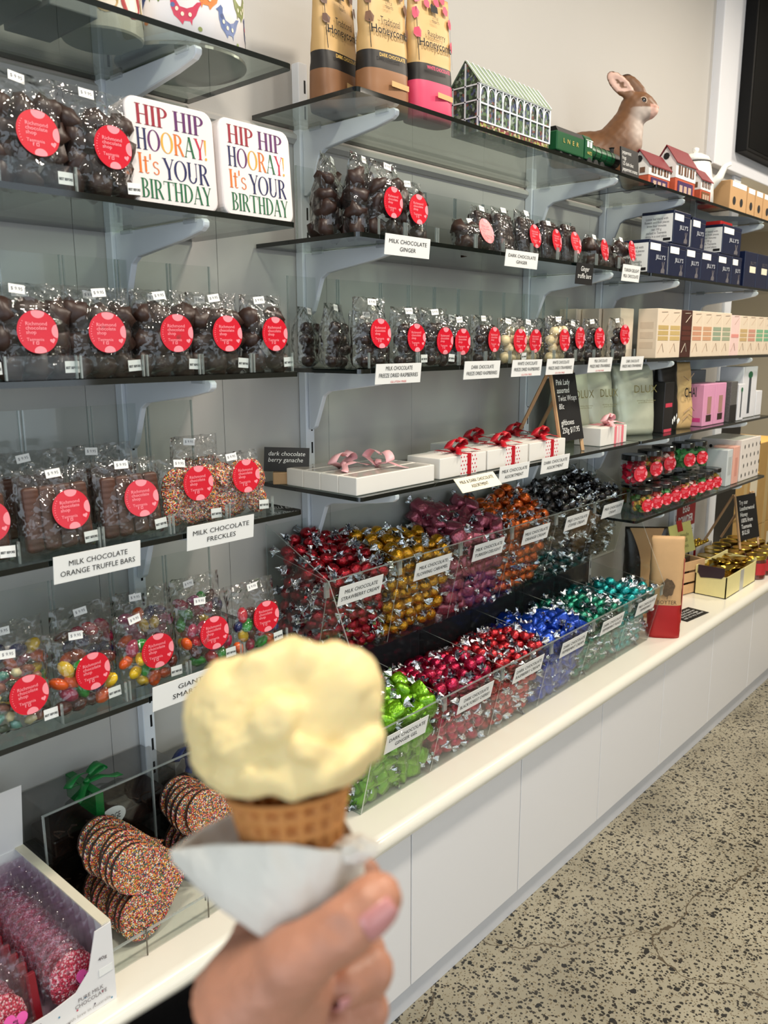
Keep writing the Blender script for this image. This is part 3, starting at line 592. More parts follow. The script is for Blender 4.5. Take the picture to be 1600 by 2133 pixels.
# ================================================================== pick-and-mix stand with wrapped sweets
BX0, BXW, NB = -0.130, 0.2300, 6
BX1 = BX0+BXW*NB
TIERS = [dict(z0=BT+.004, zt=.700, yf0=-.300, yft=-.345, yb=-.075), dict(z0=.785, zt=.990, yf0=-.168, yft=-.213, yb=-.022)]
stand = thing('sweets_stand', 'two tier clear acrylic stand holding wrapped sweets on the bench', 'display stand')
th = .003
for ti, T in enumerate(TIERS):
    obj('tier_floor', MB().box(BX0, BX1, T['yf0'], T['yb'], T['z0']-.003, T['z0']).mesh('tier_floor', M_acr), stand)
    obj('tier_back', MB().box(BX0, BX1, T['yb']-th, T['yb'], T['z0'], T['zt']+.09 if ti else .79).mesh('tier_back', M_acr if ti else clear('shade_dark_acrylic', (.5, .5, .5), .7, .08, haze=.45, hcol=(.05, .05, .055))), stand)  # lower back panel: shade under the upper tier is put into its colour
    for i in range(NB):
        a, b = BX0+i*BXW+.001, BX0+(i+1)*BXW-.001
        f = obj('front_panel', MB().add([(a, T['yf0'], T['z0']), (b, T['yf0'], T['z0']), (b, T['yft'], T['zt']), (a, T['yft'], T['zt']), (a, T['yf0']+th, T['z0']), (b, T['yf0']+th, T['z0']), (b, T['yft']+th, T['zt']), (a, T['yft']+th, T['zt'])],
            [(0, 1, 2, 3), (5, 4, 7, 6), (3, 2, 6, 7), (0, 4, 5, 1), (0, 3, 7, 4), (1, 5, 6, 2)]).mesh('front_panel', M_acr), stand)
        obj('rim', MB().box(a, b, T['yft']-.0004, T['yft']+th+.0004, T['zt']-.0004, T['zt']+.0016).mesh('rim', M_acre), f)
    for i in range(NB+1):
        x = BX0+i*BXW
        obj('divider', MB().prism([(T['yf0'], T['z0']), (T['yft'], T['zt']), (T['yb'], T['zt']+.035), (T['yb'], T['z0'])], 'x', x-.0012, x+.0012, 0, 1).mesh('divider', [M_acre, M_acr]), stand)
        obj('corner_block', MB().box(x-.006, x+.006, T['yft']+.004, T['yft']+.009, T['zt']-.035, T['zt']-.002).mesh('corner_block', M_acre), stand)
for x in (BX0-.002, BX1+.002):
    obj('end_panel', MB().prism([(-.300, BT+.0005), (-.347, .702), (-.215, .992), (-.022, 1.085), (-.022, BT+.0005)], 'x', x-.0015, x+.0015, 0, 1).mesh('end_panel', [M_acre, M_acr]), stand)

def foil(name, rgb, rough=.24, metal=.75):
    m = mat(name, rgb, rough*.72, metal=metal, var=.3, scale=70, bump=1.6, bscale=120, coat=.5); return m
def candy_meshes(m, size=(.0185, .0125, .0125), box=False, seed=0, tails=False):
    out = []
    for k in range(3):
        bm = bmesh.new()
        if box:
            bmesh.ops.create_cube(bm, size=2); bmesh.ops.subdivide_edges(bm, edges=bm.edges[:], cuts=3, use_grid_fill=True)
            for v in bm.verts:
                c = v.co; r = Vector((math.copysign(abs(c.x)**1.0, c.x), c.y, c.z)); q = r.normalized()*1.25; v.co = r.lerp(q, .34)
        else: bmesh.ops.create_icosphere(bm, subdivisions=2, radius=1.05)
        for v in bm.verts:
            n = noise.noise(v.co*2.1+Vector((k*5.1+seed, 0, 0))); v.co = Vector((v.co.x*size[0], v.co.y*size[1], v.co.z*size[2]))*(1+(.07 if box else .16)*n)
        body = bpy.data.meshes.new('wrapped_sweet'); bm.to_mesh(body); bm.free(); body.materials.append(m)
        for p in body.polygons: p.use_smooth = True
        def fan(sg, ph):
            n = 13; vs = []; fs = []; K = 1.35; jr = random.Random(int(ph*100)+seed*7+k)
            for j, (rr, dx) in enumerate(((.0022, size[0]*.93), (.0030, size[0]+.003), (.0085*K, size[0]+.010*K), (.0115*K, size[0]+.014*K))):
                for i in range(n):
                    a = 2*PI*i/n+ph; z = rr*(1 if i % 2 else .55 if j > 1 else 1)
                    jt = (lambda s_: jr.uniform(-s_, s_)) if j > 1 else (lambda s_: 0)
                    vs.append((sg*(dx+jt(.0045)), z*math.cos(a)+jt(.0022), .62*z*math.sin(a)+jt(.0036) if j > 1 else z*math.sin(a)))
            fs = [(j*n+i, j*n+(i+1) % n, (j+1)*n+(i+1) % n, (j+1)*n+i) for j in range(3) for i in range(n)]
            me = bpy.data.meshes.new('foil_twist'); me.from_pydata(vs, [], fs); me.materials.append(M_silver); return me
        f1, f2 = fan(1, k), fan(-1, k+.4)
        if tails:                                        # far bins: the twists stay in the sweet's own mesh
            bm = bmesh.new(); bm.from_mesh(body); n0 = len(bm.faces); bm.from_mesh(f1); bm.from_mesh(f2); bm.faces.ensure_lookup_table()
            for fc in bm.faces[n0:]: fc.material_index = 1
            bm.to_mesh(body); bm.free(); body.materials.append(M_silver)
        out.append((body, f1, f2))
    return out
#       tier, index, colour, box-shaped, size, name words
BINS = [(0, 0, (112, 172, 16), True, (0.0209, 0.0174, 0.0174), 'lime green', ['DARK CHOCOLATE', 'GINGER GEL'], .28),
        (0, 1, (178, 16, 66), False, (0.0191, 0.0157, 0.0157), 'magenta', ['DARK CHOCOLATE', 'BLACK FOREST CHERRY'], .24),
        (0, 2, (186, 34, 44), False, (0.0162, 0.0133, 0.0133), 'red and silver', ['DARK CHOCOLATE', 'RASPBERRY CREAM'], .24),
        (0, 3, (16, 66, 176), True, (0.0203, 0.0162, 0.0151), 'royal blue', ['DARK CHOCOLATE', 'PEPPERMINT CREAM'], .24),
        (0, 4, (18, 120, 96), False, (0.0186, 0.0151, 0.0151), 'dark green', ['DARK CHOCOLATE', 'PEPPERMINT PLACE'], .24),
        (0, 5, (24, 150, 150), False, (0.0180, 0.0162, 0.0162), 'teal', ['MILK CHOCOLATE', 'PEPPERMINT'], .24),
        (1, 0, (170, 18, 36), False, (0.0168, 0.0133, 0.0133), 'ruby red', ['MILK CHOCOLATE', 'STRAWBERRY CREAM'], .24),
        (1, 1, (212, 150, 22), False, (0.0191, 0.0162, 0.0162), 'gold', ['MILK CHOCOLATE', 'FLOWING CARAMEL'], .24),
        (1, 2, (172, 84, 104), True, (0.0209, 0.0162, 0.0151), 'dusky pink', ['MILK CHOCOLATE', 'TURKISH DELIGHT'], .3),
        (1, 3, (206, 92, 22), False, (0.0197, 0.0168, 0.0168), 'orange', ['MILK CHOCOLATE', 'ORANGE CREAM'], .24),
        (1, 4, (60, 54, 52), False, (0.0174, 0.0139, 0.0139), 'dark brown', ['MILK CHOCOLATE', 'COFFEE CREAM'], .2),
        (1, 5, (40, 36, 36), False, (0.0174, 0.0139, 0.0139), 'black', ['MILK CHOCOLATE', 'CREAM'], .2)]
SWEET_NAMES = ['ginger_gel_sweet', 'cherry_sweet', 'raspberry_sweet', 'peppermint_cream_sweet', 'mint_sweet', 'peppermint_sweet', 'strawberry_sweet', 'caramel_sweet', 'turkish_delight_sweet', 'orange_cream_sweet', 'coffee_cream_sweet', 'plain_cream_sweet']
for (ti, bi, rgb, bx, sz, cn, lines, rg), sname in zip(BINS, SWEET_NAMES):
    T = TIERS[ti]; rr = random.Random(ti*10+bi); m = foil('foil_%s' % cn.replace(' ', '_'), rgb, rg, .6 if bx else .75)
    V = candy_meshes(m, sz, bx, ti*7+bi, bi > 3)
    a, b = BX0+bi*BXW+.020, BX0+(bi+1)*BXW-.020
    p = .0300 if sz[0] < .0170 else .0350
    def yfront(z): return T['yf0']+(T['yft']-T['yf0'])*(z-T['z0'])/(T['zt']-T['z0'])
    yb = T['yb']-.018
    def ztop(x, y):
        u = (x-a)/(b-a); v = (y-T['yft'])/(yb-T['yft'])
        if ti == 0: return T['zt']-.022 + .030*math.sin(PI*min(1, max(0, v*1.15))) - .030*v + .012*math.sin(7*u+bi)
        return T['zt']-.018 + .070*v + .012*math.sin(5*u+bi) - (.03 if bi == 1 else 0)*v - (.05*max(0, .5-u) if bi == 0 else 0)
    pts = []; deep = []
    z = T['z0']+.016; row = 0
    while z < T['zt']-.028:                              # the layer against the front panel
        nx = int((b-a)/p)+1
        for i in range(nx):
            x = a+(b-a)*(i+(.25 if row % 2 else -.25)+.25)/(nx-.5) ; x = min(b, x)
            pts.append((x+rr.uniform(-.004, .004), yfront(z)+.030+rr.uniform(0, .006), z+rr.uniform(-.003, .003)))
            deep.append((x+rr.uniform(-.01, .01), yfront(z)+.058, z+rr.uniform(-.004, .004)))
        if bi == 0:                                      # the layer against the open end
            y = yfront(z)+.05
            while y < yb: pts.append((a+rr.uniform(-.001, .003), y, z+rr.uniform(-.003, .003))); y += p
        z += p*.86; row += 1
    y = T['yft']+.030; row = 0
    while y < yb+.004:                                   # the heaped top layer
        nx = int((b-a)/p)+1
        for i in range(nx):
            x = min(b, a+(b-a)*(i+(.25 if row % 2 else -.25)+.25)/(nx-.5))
            zz = ztop(x, y)+rr.uniform(-.006, .008)
            pts.append((x+rr.uniform(-.004, .004), y+rr.uniform(-.004, .004), zz)); deep.append((x, y+.012, zz-.026)); deep.append((x+.01, y, zz-.05))
        y += p*.92; row += 1
    lab = 'small %s foil wrapped sweet with silver twisted ends in its bin' % cn if bi > 3 else '%s foil wrapped sweet with silver twisted ends in its acrylic bin' % cn
    for q in pts:
        against = q[1] < yfront(q[2])+.042
        body, f1, f2 = rr.choice(V)
        o = obj(sname, body, None, q, (rr.uniform(-.7, .7), rr.uniform(-.6, .6), rr.uniform(-.55, .55)+PI*rr.randrange(2) if against else rr.uniform(0, 6.28)), lab, 'sweet', '%s wrapped sweets' % cn)
        if bi > 3: continue
        obj('foil_twist', f1, o, rot=(rr.uniform(0, 3), 0, 0)); obj('foil_twist', f2, o, rot=(rr.uniform(0, 3), 0, 0))
    mb = MB(); body = V[0][0]; bv = [v.co.copy() for v in body.vertices]; bf = [tuple(p_.vertices) for p_ in body.polygons if p_.material_index == 0]
    for q in deep:
        if q[2] < T['z0']+.016 or q[1] > yb or q[1] < yfront(q[2])+.040: continue
        mt = Matrix.Translation(q) @ Matrix.Rotation(rr.uniform(0, 6), 4, 'Z') @ Matrix.Rotation(rr.uniform(-1, 1), 4, 'X')
        mb.add([mt @ v for v in bv], bf)
    obj('wrapped_sweets_filling', mb.mesh('filling', m, smooth=True, recalc=False), None, label='%s wrapped sweets lying deeper inside their bin' % cn, cat='sweets', kind='stuff')
    # product label stuck on the bin front
    ang = math.atan2(T['yf0']-T['yft'], T['zt']-T['z0']); zc = T['zt']-(.045 if ti == 0 else .042); xc = (a+b)/2-.012+(.02 if bi else 0)
    card('bin_label', 'white label reading %s on the %s sweets bin' % (' '.join(lines).lower(), cn), 'label', (xc, yfront(zc)-.0022, zc), (PI/2+ang, 0, 0), .136, .046, M_card,
         [(lines, 0, 0, .118, .025, M_ink, dict(bold=0, lead=1.25))], 'white labels on the sweets bins', th=.0008)
# ================================================================== generic builders for shop goods
def carton_box(name, label, cat, x0, x1, y0, y1, z, h, m, group=None, rz=0, bevel=.0015, extra=()):
    """box standing at z with front at y0; extra = list of (partname, face, u0, u1, v0, v1, material) flat panels on a face (fractions)"""
    w, d = x1-x0, y1-y0
    t = thing(name, label, cat, (x0, y0, z+.0006), (0, 0, rz), group)
    b = obj('box', rboxm('box', 0, w, 0, d, 0, h, m, bevel, 1), t)
    for nm, face, u0, u1, v0, v1, mm in extra:
        e = .0006
        if face == 'f': me = MB().box(u0*w, u1*w, -e, e*.2, v0*h, v1*h)
        elif face == 'l': me = MB().box(-e, e*.2, d*(1-u1), d*(1-u0), v0*h, v1*h)
        elif face == 't': me = MB().box(u0*w, u1*w, v0*d, v1*d, h-e*.2, h+e)
        obj(nm, me.mesh(nm, mm), t)
    return t
def lettering(parent, lines, loc, w, h, m, rot=FACE, **kw): return obj('lettering', text_mesh(lines, w, h, m, **kw), parent, loc, rot)
def pouch_mesh(name, w, h, d, mats, bands, seed=0, top=.10):
    """stand-up pouch: oval base narrowing to a flat sealed top; bands = [(v limit, material index)]"""
    nu, nv = 28, 30
    def f(u, v):
        a = 2*PI*u; k = (1-v)**.55 if v > .25 else (1-.25)**.55*(.86+.14*min(1, v/.06)) if v < .06 else (1-.25)**.55
        k = k if v <= .25 else k
        dd = d/2*k/(.75**.55); x = w/2*math.copysign(abs(math.cos(a))**.45, math.cos(a)); y = dd*math.copysign(abs(math.sin(a))**.8, math.sin(a))
        q = Vector((x*40+seed, y*40, v*h*40)); n_ = noise.noise(q)*.0028*(1 if .03 < v < .97 else .3)
        return (x*(1-.02*math.sin(PI*v)) + n_, y - math.copysign(min(abs(y), abs(n_)), y)*.6 if abs(y) > .001 else y, v*h)
    b = MB()
    for j in range(nv):
        v = (j+.5)/nv; mi = next(i for lim, i in bands if v <= lim)
        for i in range(nu):
            b.add([f(i/nu, j/nv), f((i+1)/nu, j/nv), f((i+1)/nu, (j+1)/nv), f(i/nu, (j+1)/nv)], [(0, 1, 2, 3)], mi)
    b.add([f(i/nu, 0) for i in range(nu)], [tuple(range(nu))[::-1]], bands[0][1]); b.add([f(i/nu, 1) for i in range(nu)], [tuple(range(nu))], bands[-1][1])
    return b.mesh(name, mats, smooth=True, weld=True)
def bow(parent, loc, m, s=1.0, rz=0, name='bow'):
    """ribbon bow with two loops, a knot and two tails"""
    b = MB()
    for sg in (-1, 1):
        pts = []; ws = []
        for i in range(11):
            a = PI*i/10; pts.append((sg*.038*s*math.sin(a)*(1+.1*math.cos(a)), .004*s*math.cos(a), .004*s+.018*s*math.sin(a)*(.6+.4*math.cos(2*a))-.010*s*math.cos(a)+.008*s)); ws.append((0, .017*s*(.5+.5*math.sin(a)), .004*s*sg))
        b.strip(pts, ws)
        b.strip([(0, 0, .006*s), (sg*.018*s, -.012*s, .010*s), (sg*.034*s, -.022*s, .004*s), (sg*.046*s, -.026*s, .003*s)], [(0, .012*s, .002*s)]*4)
    o = obj(name, b.mesh(name, m, smooth=True, recalc=False), parent, loc, (0, 0, rz))
    obj('knot', lump_mesh('knot', .0065*s, m, 3, (1, 1, .8), .2, 1), o, (0, 0, .008*s))
    sm = o.modifiers.new('thickness', 'SOLIDIFY'); sm.thickness = .0008
    return o
# ================================================================== birthday tins (left bay, second shelf)
def glyph(ch):
    q = []                                               # quads of a high-contrast serif capital, unit height
    def rect(x0, x1, y0, y1): q.append([(x0, y0), (x1, y0), (x1, y1), (x0, y1)])
    def stem(x, w=.13, y0=0, y1=1, s0=True, s1=True):
        rect(x, x+w, y0, y1)
        if s0: rect(x-.06, x+w+.06, y0, y0+.03)
        if s1: rect(x-.06, x+w+.06, y1-.03, y1)
    def ring(cx, cy, rx, ry, tx, ty, a0=0, a1=360, n=20):
        for i in range(n):
            A = [math.radians(a0+(a1-a0)*(i+j)/n) for j in (0, 1)]
            q.append([(cx+rx*math.cos(A[0]), cy+ry*math.sin(A[0])), (cx+rx*math.cos(A[1]), cy+ry*math.sin(A[1])), (cx+(rx-tx)*math.cos(A[1]), cy+(ry-ty)*math.sin(A[1])), (cx+(rx-tx)*math.cos(A[0]), cy+(ry-ty)*math.sin(A[0]))])
    def diag(x0, y0, x1, y1, w): q.append([(x0, y0), (x0+w, y0), (x1+w, y1), (x1, y1)])
    adv = .6
    if ch == 'H': stem(.07); stem(.45); rect(.18, .46, .49, .525); adv = .66
    elif ch == 'I': stem(.07); adv = .28
    elif ch in 'PR':
        stem(.07); ring(.22, .745, .30, .255, .12, .035, -90, 90, 12); rect(.18, .23, .965, 1); rect(.18, .23, .49, .525); adv = .54
        if ch == 'R': diag(.50, 0, .26, .5, .13); adv = .66
    elif ch == 'O': ring(.38, .5, .37, .5, .13, .03); adv = .77
    elif ch == 'A': diag(.03, 0, .30, 1, .045); diag(.50, 0, .26, 1, .13); rect(.13, .5, .31, .345); rect(-.02, .14, 0, .03); rect(.45, .68, 0, .03); adv = .66
    elif ch == 'Y': diag(.26, .45, .02, 1, .13); diag(.33, .45, .54, 1, .045); stem(.26, .13, 0, .48, True, False); rect(-.04, .2, .97, 1); rect(.48, .64, .97, 1); adv = .60
    elif ch == 'T': stem(.27, .13, 0, 1, True, False); rect(.0, .67, .965, 1); diag(.0, .8, .0, .97, .03); diag(.64, .8, .64, .97, .03); adv = .68
    elif ch == 'B': stem(.07); ring(.22, .75, .25, .25, .11, .035, -90, 90, 12); ring(.22, .265, .31, .265, .12, .035, -90, 90, 12); adv = .56
    elif ch == 'D': stem(.07); ring(.2, .5, .45, .5, .13, .035, -90, 90, 14); adv = .70
    elif ch == 'U': stem(.07, .13, .3, 1, False, True); rect(.53, .57, .3, 1); rect(.47, .63, .97, 1); ring(.32, .3, .25, .3, .10, .05, 180, 360, 14); adv = .68
    elif ch == 't': rect(.1, .21, .1, .85); rect(0, .34, .62, .655); ring(.22, .12, .12, .12, .06, .04, 180, 330, 8); adv = .36
    elif ch == 's': ring(.19, .50, .17, .17, .07, .04, 20, 270, 12); ring(.19, .18, .18, .18, .07, .04, -160, 90, 12); adv = .40
    elif ch == "'": diag(.03, .72, .04, 1, .08); adv = .18
    elif ch == '!': q.append([(.06, .25), (.10, .25), (.15, 1), (.02, 1)]); ring(.085, .07, .07, .07, .069, .069, 0, 360, 10); adv = .22
    elif ch == ' ': adv = .24
    return q, adv
def serif_line(text, cols, x0, y0, w, h):
    """one mesh per colour; returns {colour: quads}"""
    tot = sum(glyph(c)[1] for c in text); out = {}; x = 0
    for c, k in zip(text, cols):
        q, adv = glyph(c)
        for p in q: out.setdefault(k, []).append([(x0+(x+a)*w/tot, y0+b*h) for a, b in p])
        x += adv
    return out
TC = {'r': (150, 24, 48), 'p': (92, 30, 96), 'n': (26, 34, 86), 'y': (232, 168, 60), 'o': (226, 118, 44), 'g': (24, 104, 64), 'k': (196, 40, 70)}
TCM = {k: mat('tin_print_%s' % k, v, .4) for k, v in TC.items()}
M_tin = mat('tin_white', (240, 232, 230), .28, coat=.4, var=.01)
def birthday_tin(x, y, label, rz, s=.150):
    t = thing('birthday_tin', label, 'tin', (x, y, SZ[1]+.0046), (-.06, 0, rz), 'square birthday tins')
    r = .018; poly = []
    for cx, cy, a0 in ((s/2-r, s-r, 0), (-s/2+r, s-r, PI/2), (-s/2+r, r, PI), (s/2-r, r, 1.5*PI)):
        poly += [(cx+r*math.cos(a0+i*PI/12), cy+r*math.sin(a0+i*PI/12)) for i in range(7)]
    obj('body', MB().prism(poly, 'y', .006, .045).mesh('body', M_tin), t)
    obj('lid', MB().prism([(a*1.012, (b-s/2)*1.0+s/2) for a, b in poly], 'y', -.004, .012).mesh('lid', M_tin, bevel=.003, seg=2), t)
    per = {}
    for tx, cols, x0, y0, w, h in (('HIP HIP', 'rrrrppp', -.060, .112, .118, .028), ('HOORAY!', 'npyogky', -.062, .077, .124, .030), ("It's", 'oooo', -.062, .044, .036, .028), ('YOUR', 'nnnn', -.020, .040, .082, .030), ('BIRTHDAY', 'gggggggg', -.060, .010, .122, .027)):
        for k, q in serif_line(tx, cols, x0, y0, w, h).items(): per.setdefault(k, []).extend(q)
    for k, qs in per.items():
        b = MB()
        for q in qs: b.add([(a, -.0046, c) for a, c in q], [(0, 1, 2, 3)])
        obj('lettering', b.mesh('lettering', TCM[k], recalc=False), t, kind='stuff')
    return t
birthday_tin(-.492, -.270, 'white square birthday tin with coloured lettering, left of the two', -.02)
birthday_tin(-.330, -.270, 'white square birthday tin with coloured lettering, right at the shelf end', .03)

# ================================================================== top left shelf: round tin with hens, fruit tin
t = thing('hen_tin', 'large round white tin printed with coloured hens on the top left shelf', 'tin', (-.385, -.150, SZ[0]+.0046))
RT = .105
obj('body', MB().lathe([(RT-.006, .0), (RT, .003), (RT, .13), (RT-.004, .133)], 48).mesh('body', mat('hen_tin_white', (242, 236, 236), .3, coat=.3, var=.01), smooth=True), t)
obj('base_rim', MB().lathe([(RT-.004, -.0001), (RT+.0012, .002), (RT+.0012, .006), (RT, .008)], 48).mesh('base_rim', mat('tin_steel', (180, 178, 170), .25, metal=1)), t)
hen = [(-.016, .0), (-.02, .010), (-.026, .018), (-.018, .016), (-.012, .010), (-.004, .007), (.005, .009), (.010, .017), (.0095, .023), (.013, .026), (.017, .022), (.021, .019), (.017, .017), (.0165, .008), (.013, -.002), (.006, -.008), (.002, -.013), (0, -.008), (-.008, -.008), (-.010, -.013), (-.011, -.006)]
HC = [(70, 84, 128), (120, 140, 70), (206, 60, 90), (224, 130, 60), (90, 110, 160), (130, 140, 80)]
def wrap(px, pz, a, r): return (r*math.cos(a+px/r), r*math.sin(a+px/r), pz)
for i, (a, z) in enumerate(((-2.9, .05), (-2.50, .075), (-2.12, .045), (-1.75, .072), (-1.40, .040), (-1.05, .075), (-.7, .045), (-2.3, .112), (-1.55, .112), (-.3, .08))):
    f = 1 if i % 2 else -1
    o = obj('hen_print', MB().add([wrap(f*px*1.15, pz*1.15+z, a, RT+.0006) for px, pz in hen], [tuple(range(len(hen)))]).mesh('hen_print', mat('hen_%d' % (i % 6), HC[i % 6], .4), recalc=False), t)
    for dx, dz in ((-.008, .0), (.002, .0), (.009, .006)):
        obj('hen_spot', MB().add([wrap(f*dx*1.15+.0026*math.cos(k*PI/4), dz*1.15+z+.0032*math.sin(k*PI/4), a, RT+.0010) for k in range(8)], [tuple(range(8))]).mesh('hen_spot', M_cream_card, recalc=False), o)
    obj('dot_print', MB().add([wrap(.024+.0035*math.cos(k*PI/5), z-.018+.0035*math.sin(k*PI/5), a, RT+.0006) for k in range(10)], [tuple(range(10))]).mesh('dot_print', mat('hen_%d' % ((i+3) % 6), HC[(i+3) % 6], .4), recalc=False), t)
obj('price_tag', pl_me, t, wrap(0, .082, -2.66, RT+.001), (PI/2, 0, -2.66+PI/2))
t = thing('fruit_tin', 'tin printed with red and yellow fruit at the top picture edge', 'tin', (-.535, -.165, SZ[0]+.0046))
obj('body', MB().lathe([(.058, 0), (.06, .003), (.06, .12), (.056, .123)], 32).mesh('body', mat('fruit_tin_white', (232, 222, 206), .35)), t)
for a, c in ((-2.7, (170, 40, 40)), (-2.0, (186, 150, 90)), (-1.3, (160, 36, 40)), (-.6, (180, 150, 80))):
    obj('fruit_print', MB().add([wrap(.020*math.cos(k*PI/8), .045+.024*math.sin(k*PI/8), a, .0606) for k in range(16)], [tuple(range(16))]).mesh('fruit_print', mat('fruit_%d' % c[0], c, .4, var=.3, scale=20), recalc=False), t)
for i, x in enumerate((-.70, -.62)): obj('paper_box', rboxm('paper_box', x-.035, x+.035, -.24, -.10, SZ[0]+.0046, SZ[0]+.12, mat('plain_grey_box', (150, 150, 150), .6), .002), None, label='grey paper box on the top left shelf, %s one' % ['left', 'right'][i], cat='box')

# ================================================================== top middle shelf
ZT = SZ[0]+.0044
def honey_pouch(x, y, rz, label, base_rgb, accent, title, sub, subcol):
    m1 = mat('pouch_%d' % base_rgb[0], base_rgb, .45, var=.08, scale=20); m2 = mat('pouch_kraft', (206, 168, 110), .5, var=.06, scale=20); m3 = mat('pouch_black', (30, 26, 24), .5)
    t = thing('honeycomb_pouch', label, 'pouch', (x, y, ZT), (0, 0, rz), 'stand-up honeycomb pouches'); h = .245; w = .115
    obj('pouch', pouch_mesh('pouch', w, h, .062, [m1, m3, m2], [(.30, 0), (.43, 1), (1, 2)], base_rgb[0]), t)
    def yf(v): return -.031*((1-v)**.55 if v > .25 else .75**.55)/(.75**.55)-.0056
    def lay(nm, me, v): 
        me_v = [ (vv.co.x, vv.co.y) for vv in me.vertices]
        for vv in me.vertices: c = vv.co.copy(); z = v*h+c.y; vv.co = Vector((c.x, yf(min(.98, max(0, z/h)))*(1-.5*(abs(c.x)/(w/2))**4), z))
        return obj(nm, me, t)
    lay('lettering', text_mesh(title[:1], .050, .014, M_ink), .655); lay('lettering', text_mesh(title[1:], .092, .020, M_ink, bold=.012), .575)
    lay('lettering', text_mesh([sub], .066, .007, subcol, bold=.015), .395); lay('lettering', text_mesh(['LITTLE', 'TREATS'], .020, .013, M_ink), .78)
    def tab(pts, mm, v, nm): 
        b = MB(); b.add([(p[0], p[1], 0) for p in pts], [tuple(range(len(pts)))]); return lay(nm, b.mesh(nm, mm, recalc=False), v)
    tab([(-.010, .0), (.010, 0), (.010, .012), (.004, .016), (.0, .013), (-.006, .017), (-.010, .012)], M_ink, .84, 'emblem')
    tab([(-.006, .0), (.046, 0), (.046, .010), (-.006, .010)], m2, .18, 'origin_mark')
    for dx in (-.048, .048): tab([(dx-.0006, 0), (dx+.0006, 0), (dx+.0006, .10), (dx-.0006, .10)], M_ink, .44, 'border_line')
    ma = mat('pouch_accent_%d' % accent[0], accent, .5)
    rr = random.Random(base_rgb[0])
    for cx, v in ((-.045, .93), (-.02, .90), (.01, .94), (.035, .89), (.048, .80), (-.05, .80), (.03, .97), (-.048, .66), (.05, .62)):
        s = .010; tab([(max(-.056, min(.056, cx+s*rr.uniform(.7, 1.1)*math.cos(a))), s*1.2*rr.uniform(.7, 1.1)*math.sin(a)) for a in (0.2, 1.3, 2.4, 3.5, 4.4, 5.4)], ma, v, 'splash_print')
    return t
gold_ink = mat('gold_ink', (220, 180, 90), .5); pink_ink = mat('hot_pink_ink', (230, 60, 110), .5)
honey_pouch(-.010, -.130, .12, 'brown honeycomb pouch half hidden behind the other one', (134, 92, 60), (92, 58, 40), ['Traditional', 'Honeycomb'], 'DARK CHOCOLATE', gold_ink)
honey_pouch(.048, -.205, -.12, 'brown dark chocolate honeycomb pouch at the shelf corner', (150, 104, 68), (110, 72, 48), ['Traditional', 'Honeycomb'], 'DARK CHOCOLATE', gold_ink)
honey_pouch(.166, -.225, -.10, 'pink raspberry honeycomb pouch next to the greenhouse tin', (226, 72, 108), (214, 70, 100), ['Raspberry', 'Honeycomb'], 'WHITE CHOCOLATE', pink_ink)
# greenhouse tin
t = thing('greenhouse_tin', 'tin shaped like a white framed greenhouse with garden print', 'tin', (.285, -.272, ZT)); GL, GD, GH, GR = .285, .075, .098, .145
M_gh = ramp_mat('garden_print', [(0, (44, 58, 44)), (.28, (84, 110, 74)), (.5, (36, 44, 40)), (.66, (130, 144, 130)), (.80, (70, 78, 110)), (.94, (120, 70, 60))], 170, .35, bump=0)
M_ghr = mat('greenhouse_roof', (150, 165, 140), .3, var=.3, scale=30); M_fr = mat('white_frame_print', (236, 238, 242), .35)
obj('body', MB().prism([(0, .0), (GD, 0), (GD, GH), (GD/2, GR), (0, GH)], 'x', 0, GL).mesh('body', M_gh), t)
for s_ in (0, 1):
    y0, y1 = (0, GD/2) if s_ == 0 else (GD, GD/2); e = -.0012 if s_ == 0 else .0012
    r = obj('roof', MB().add([(-.004, y0+e*3, GH-.002), (GL+.004, y0+e*3, GH-.002), (GL+.004, y1, GR+.002), (-.004, y1, GR+.002)], [(0, 1, 2, 3)]).mesh('roof', M_ghr, recalc=False), t)
    for i in range(15):
        x = i*GL/14; obj('glazing_bar', MB().tube([(x, y0+e*4, GH), (x, y1+e, GR+.0025)], .0011, 5).mesh('glazing_bar', M_fr), r)
obj('base_print', MB().box(.002, GL-.002, -.0012, -.0004, .0, .022).mesh('base_print', ramp_mat('flower_print', [(0, (120, 40, 50)), (.3, (150, 150, 70)), (.5, (70, 90, 50)), (.7, (190, 170, 140)), (.85, (90, 30, 30))], 160, .4, bump=0)), t)
for i in range(11):
    x = i*GL/10; obj('mullion', MB().box(x-.0018, x+.0018, -.0022, .0, .022, GH).mesh('mullion', M_fr), t)
    if i < 10:
        b = MB(); w2 = GL/20
        b.tube([(x+w2+(w2-.002)*math.cos(a), -.0014, .074+.018*math.sin(a)) for a in np.linspace(0, PI, 9)], .0012, 4); obj('arch', b.mesh('arch', M_fr), t)
for z in (.022, .058, GH-.002): obj('rail', MB().box(-.001, GL+.001, -.0026, 0, z-.0016, z+.0016).mesh('rail', M_fr), t)
for y in (.004, GD/2, GD-.004): obj('mullion', MB().box(-.0024, 0, y-.0016, y+.0016, 0, GH if y != GD/2 else GR-.004).mesh('mullion', M_fr), t)
for z in (.03, .064, GH-.003): obj('rail', MB().box(-.0024, 0, 0, GD, z-.0014, z+.0014).mesh('rail', M_fr), t)
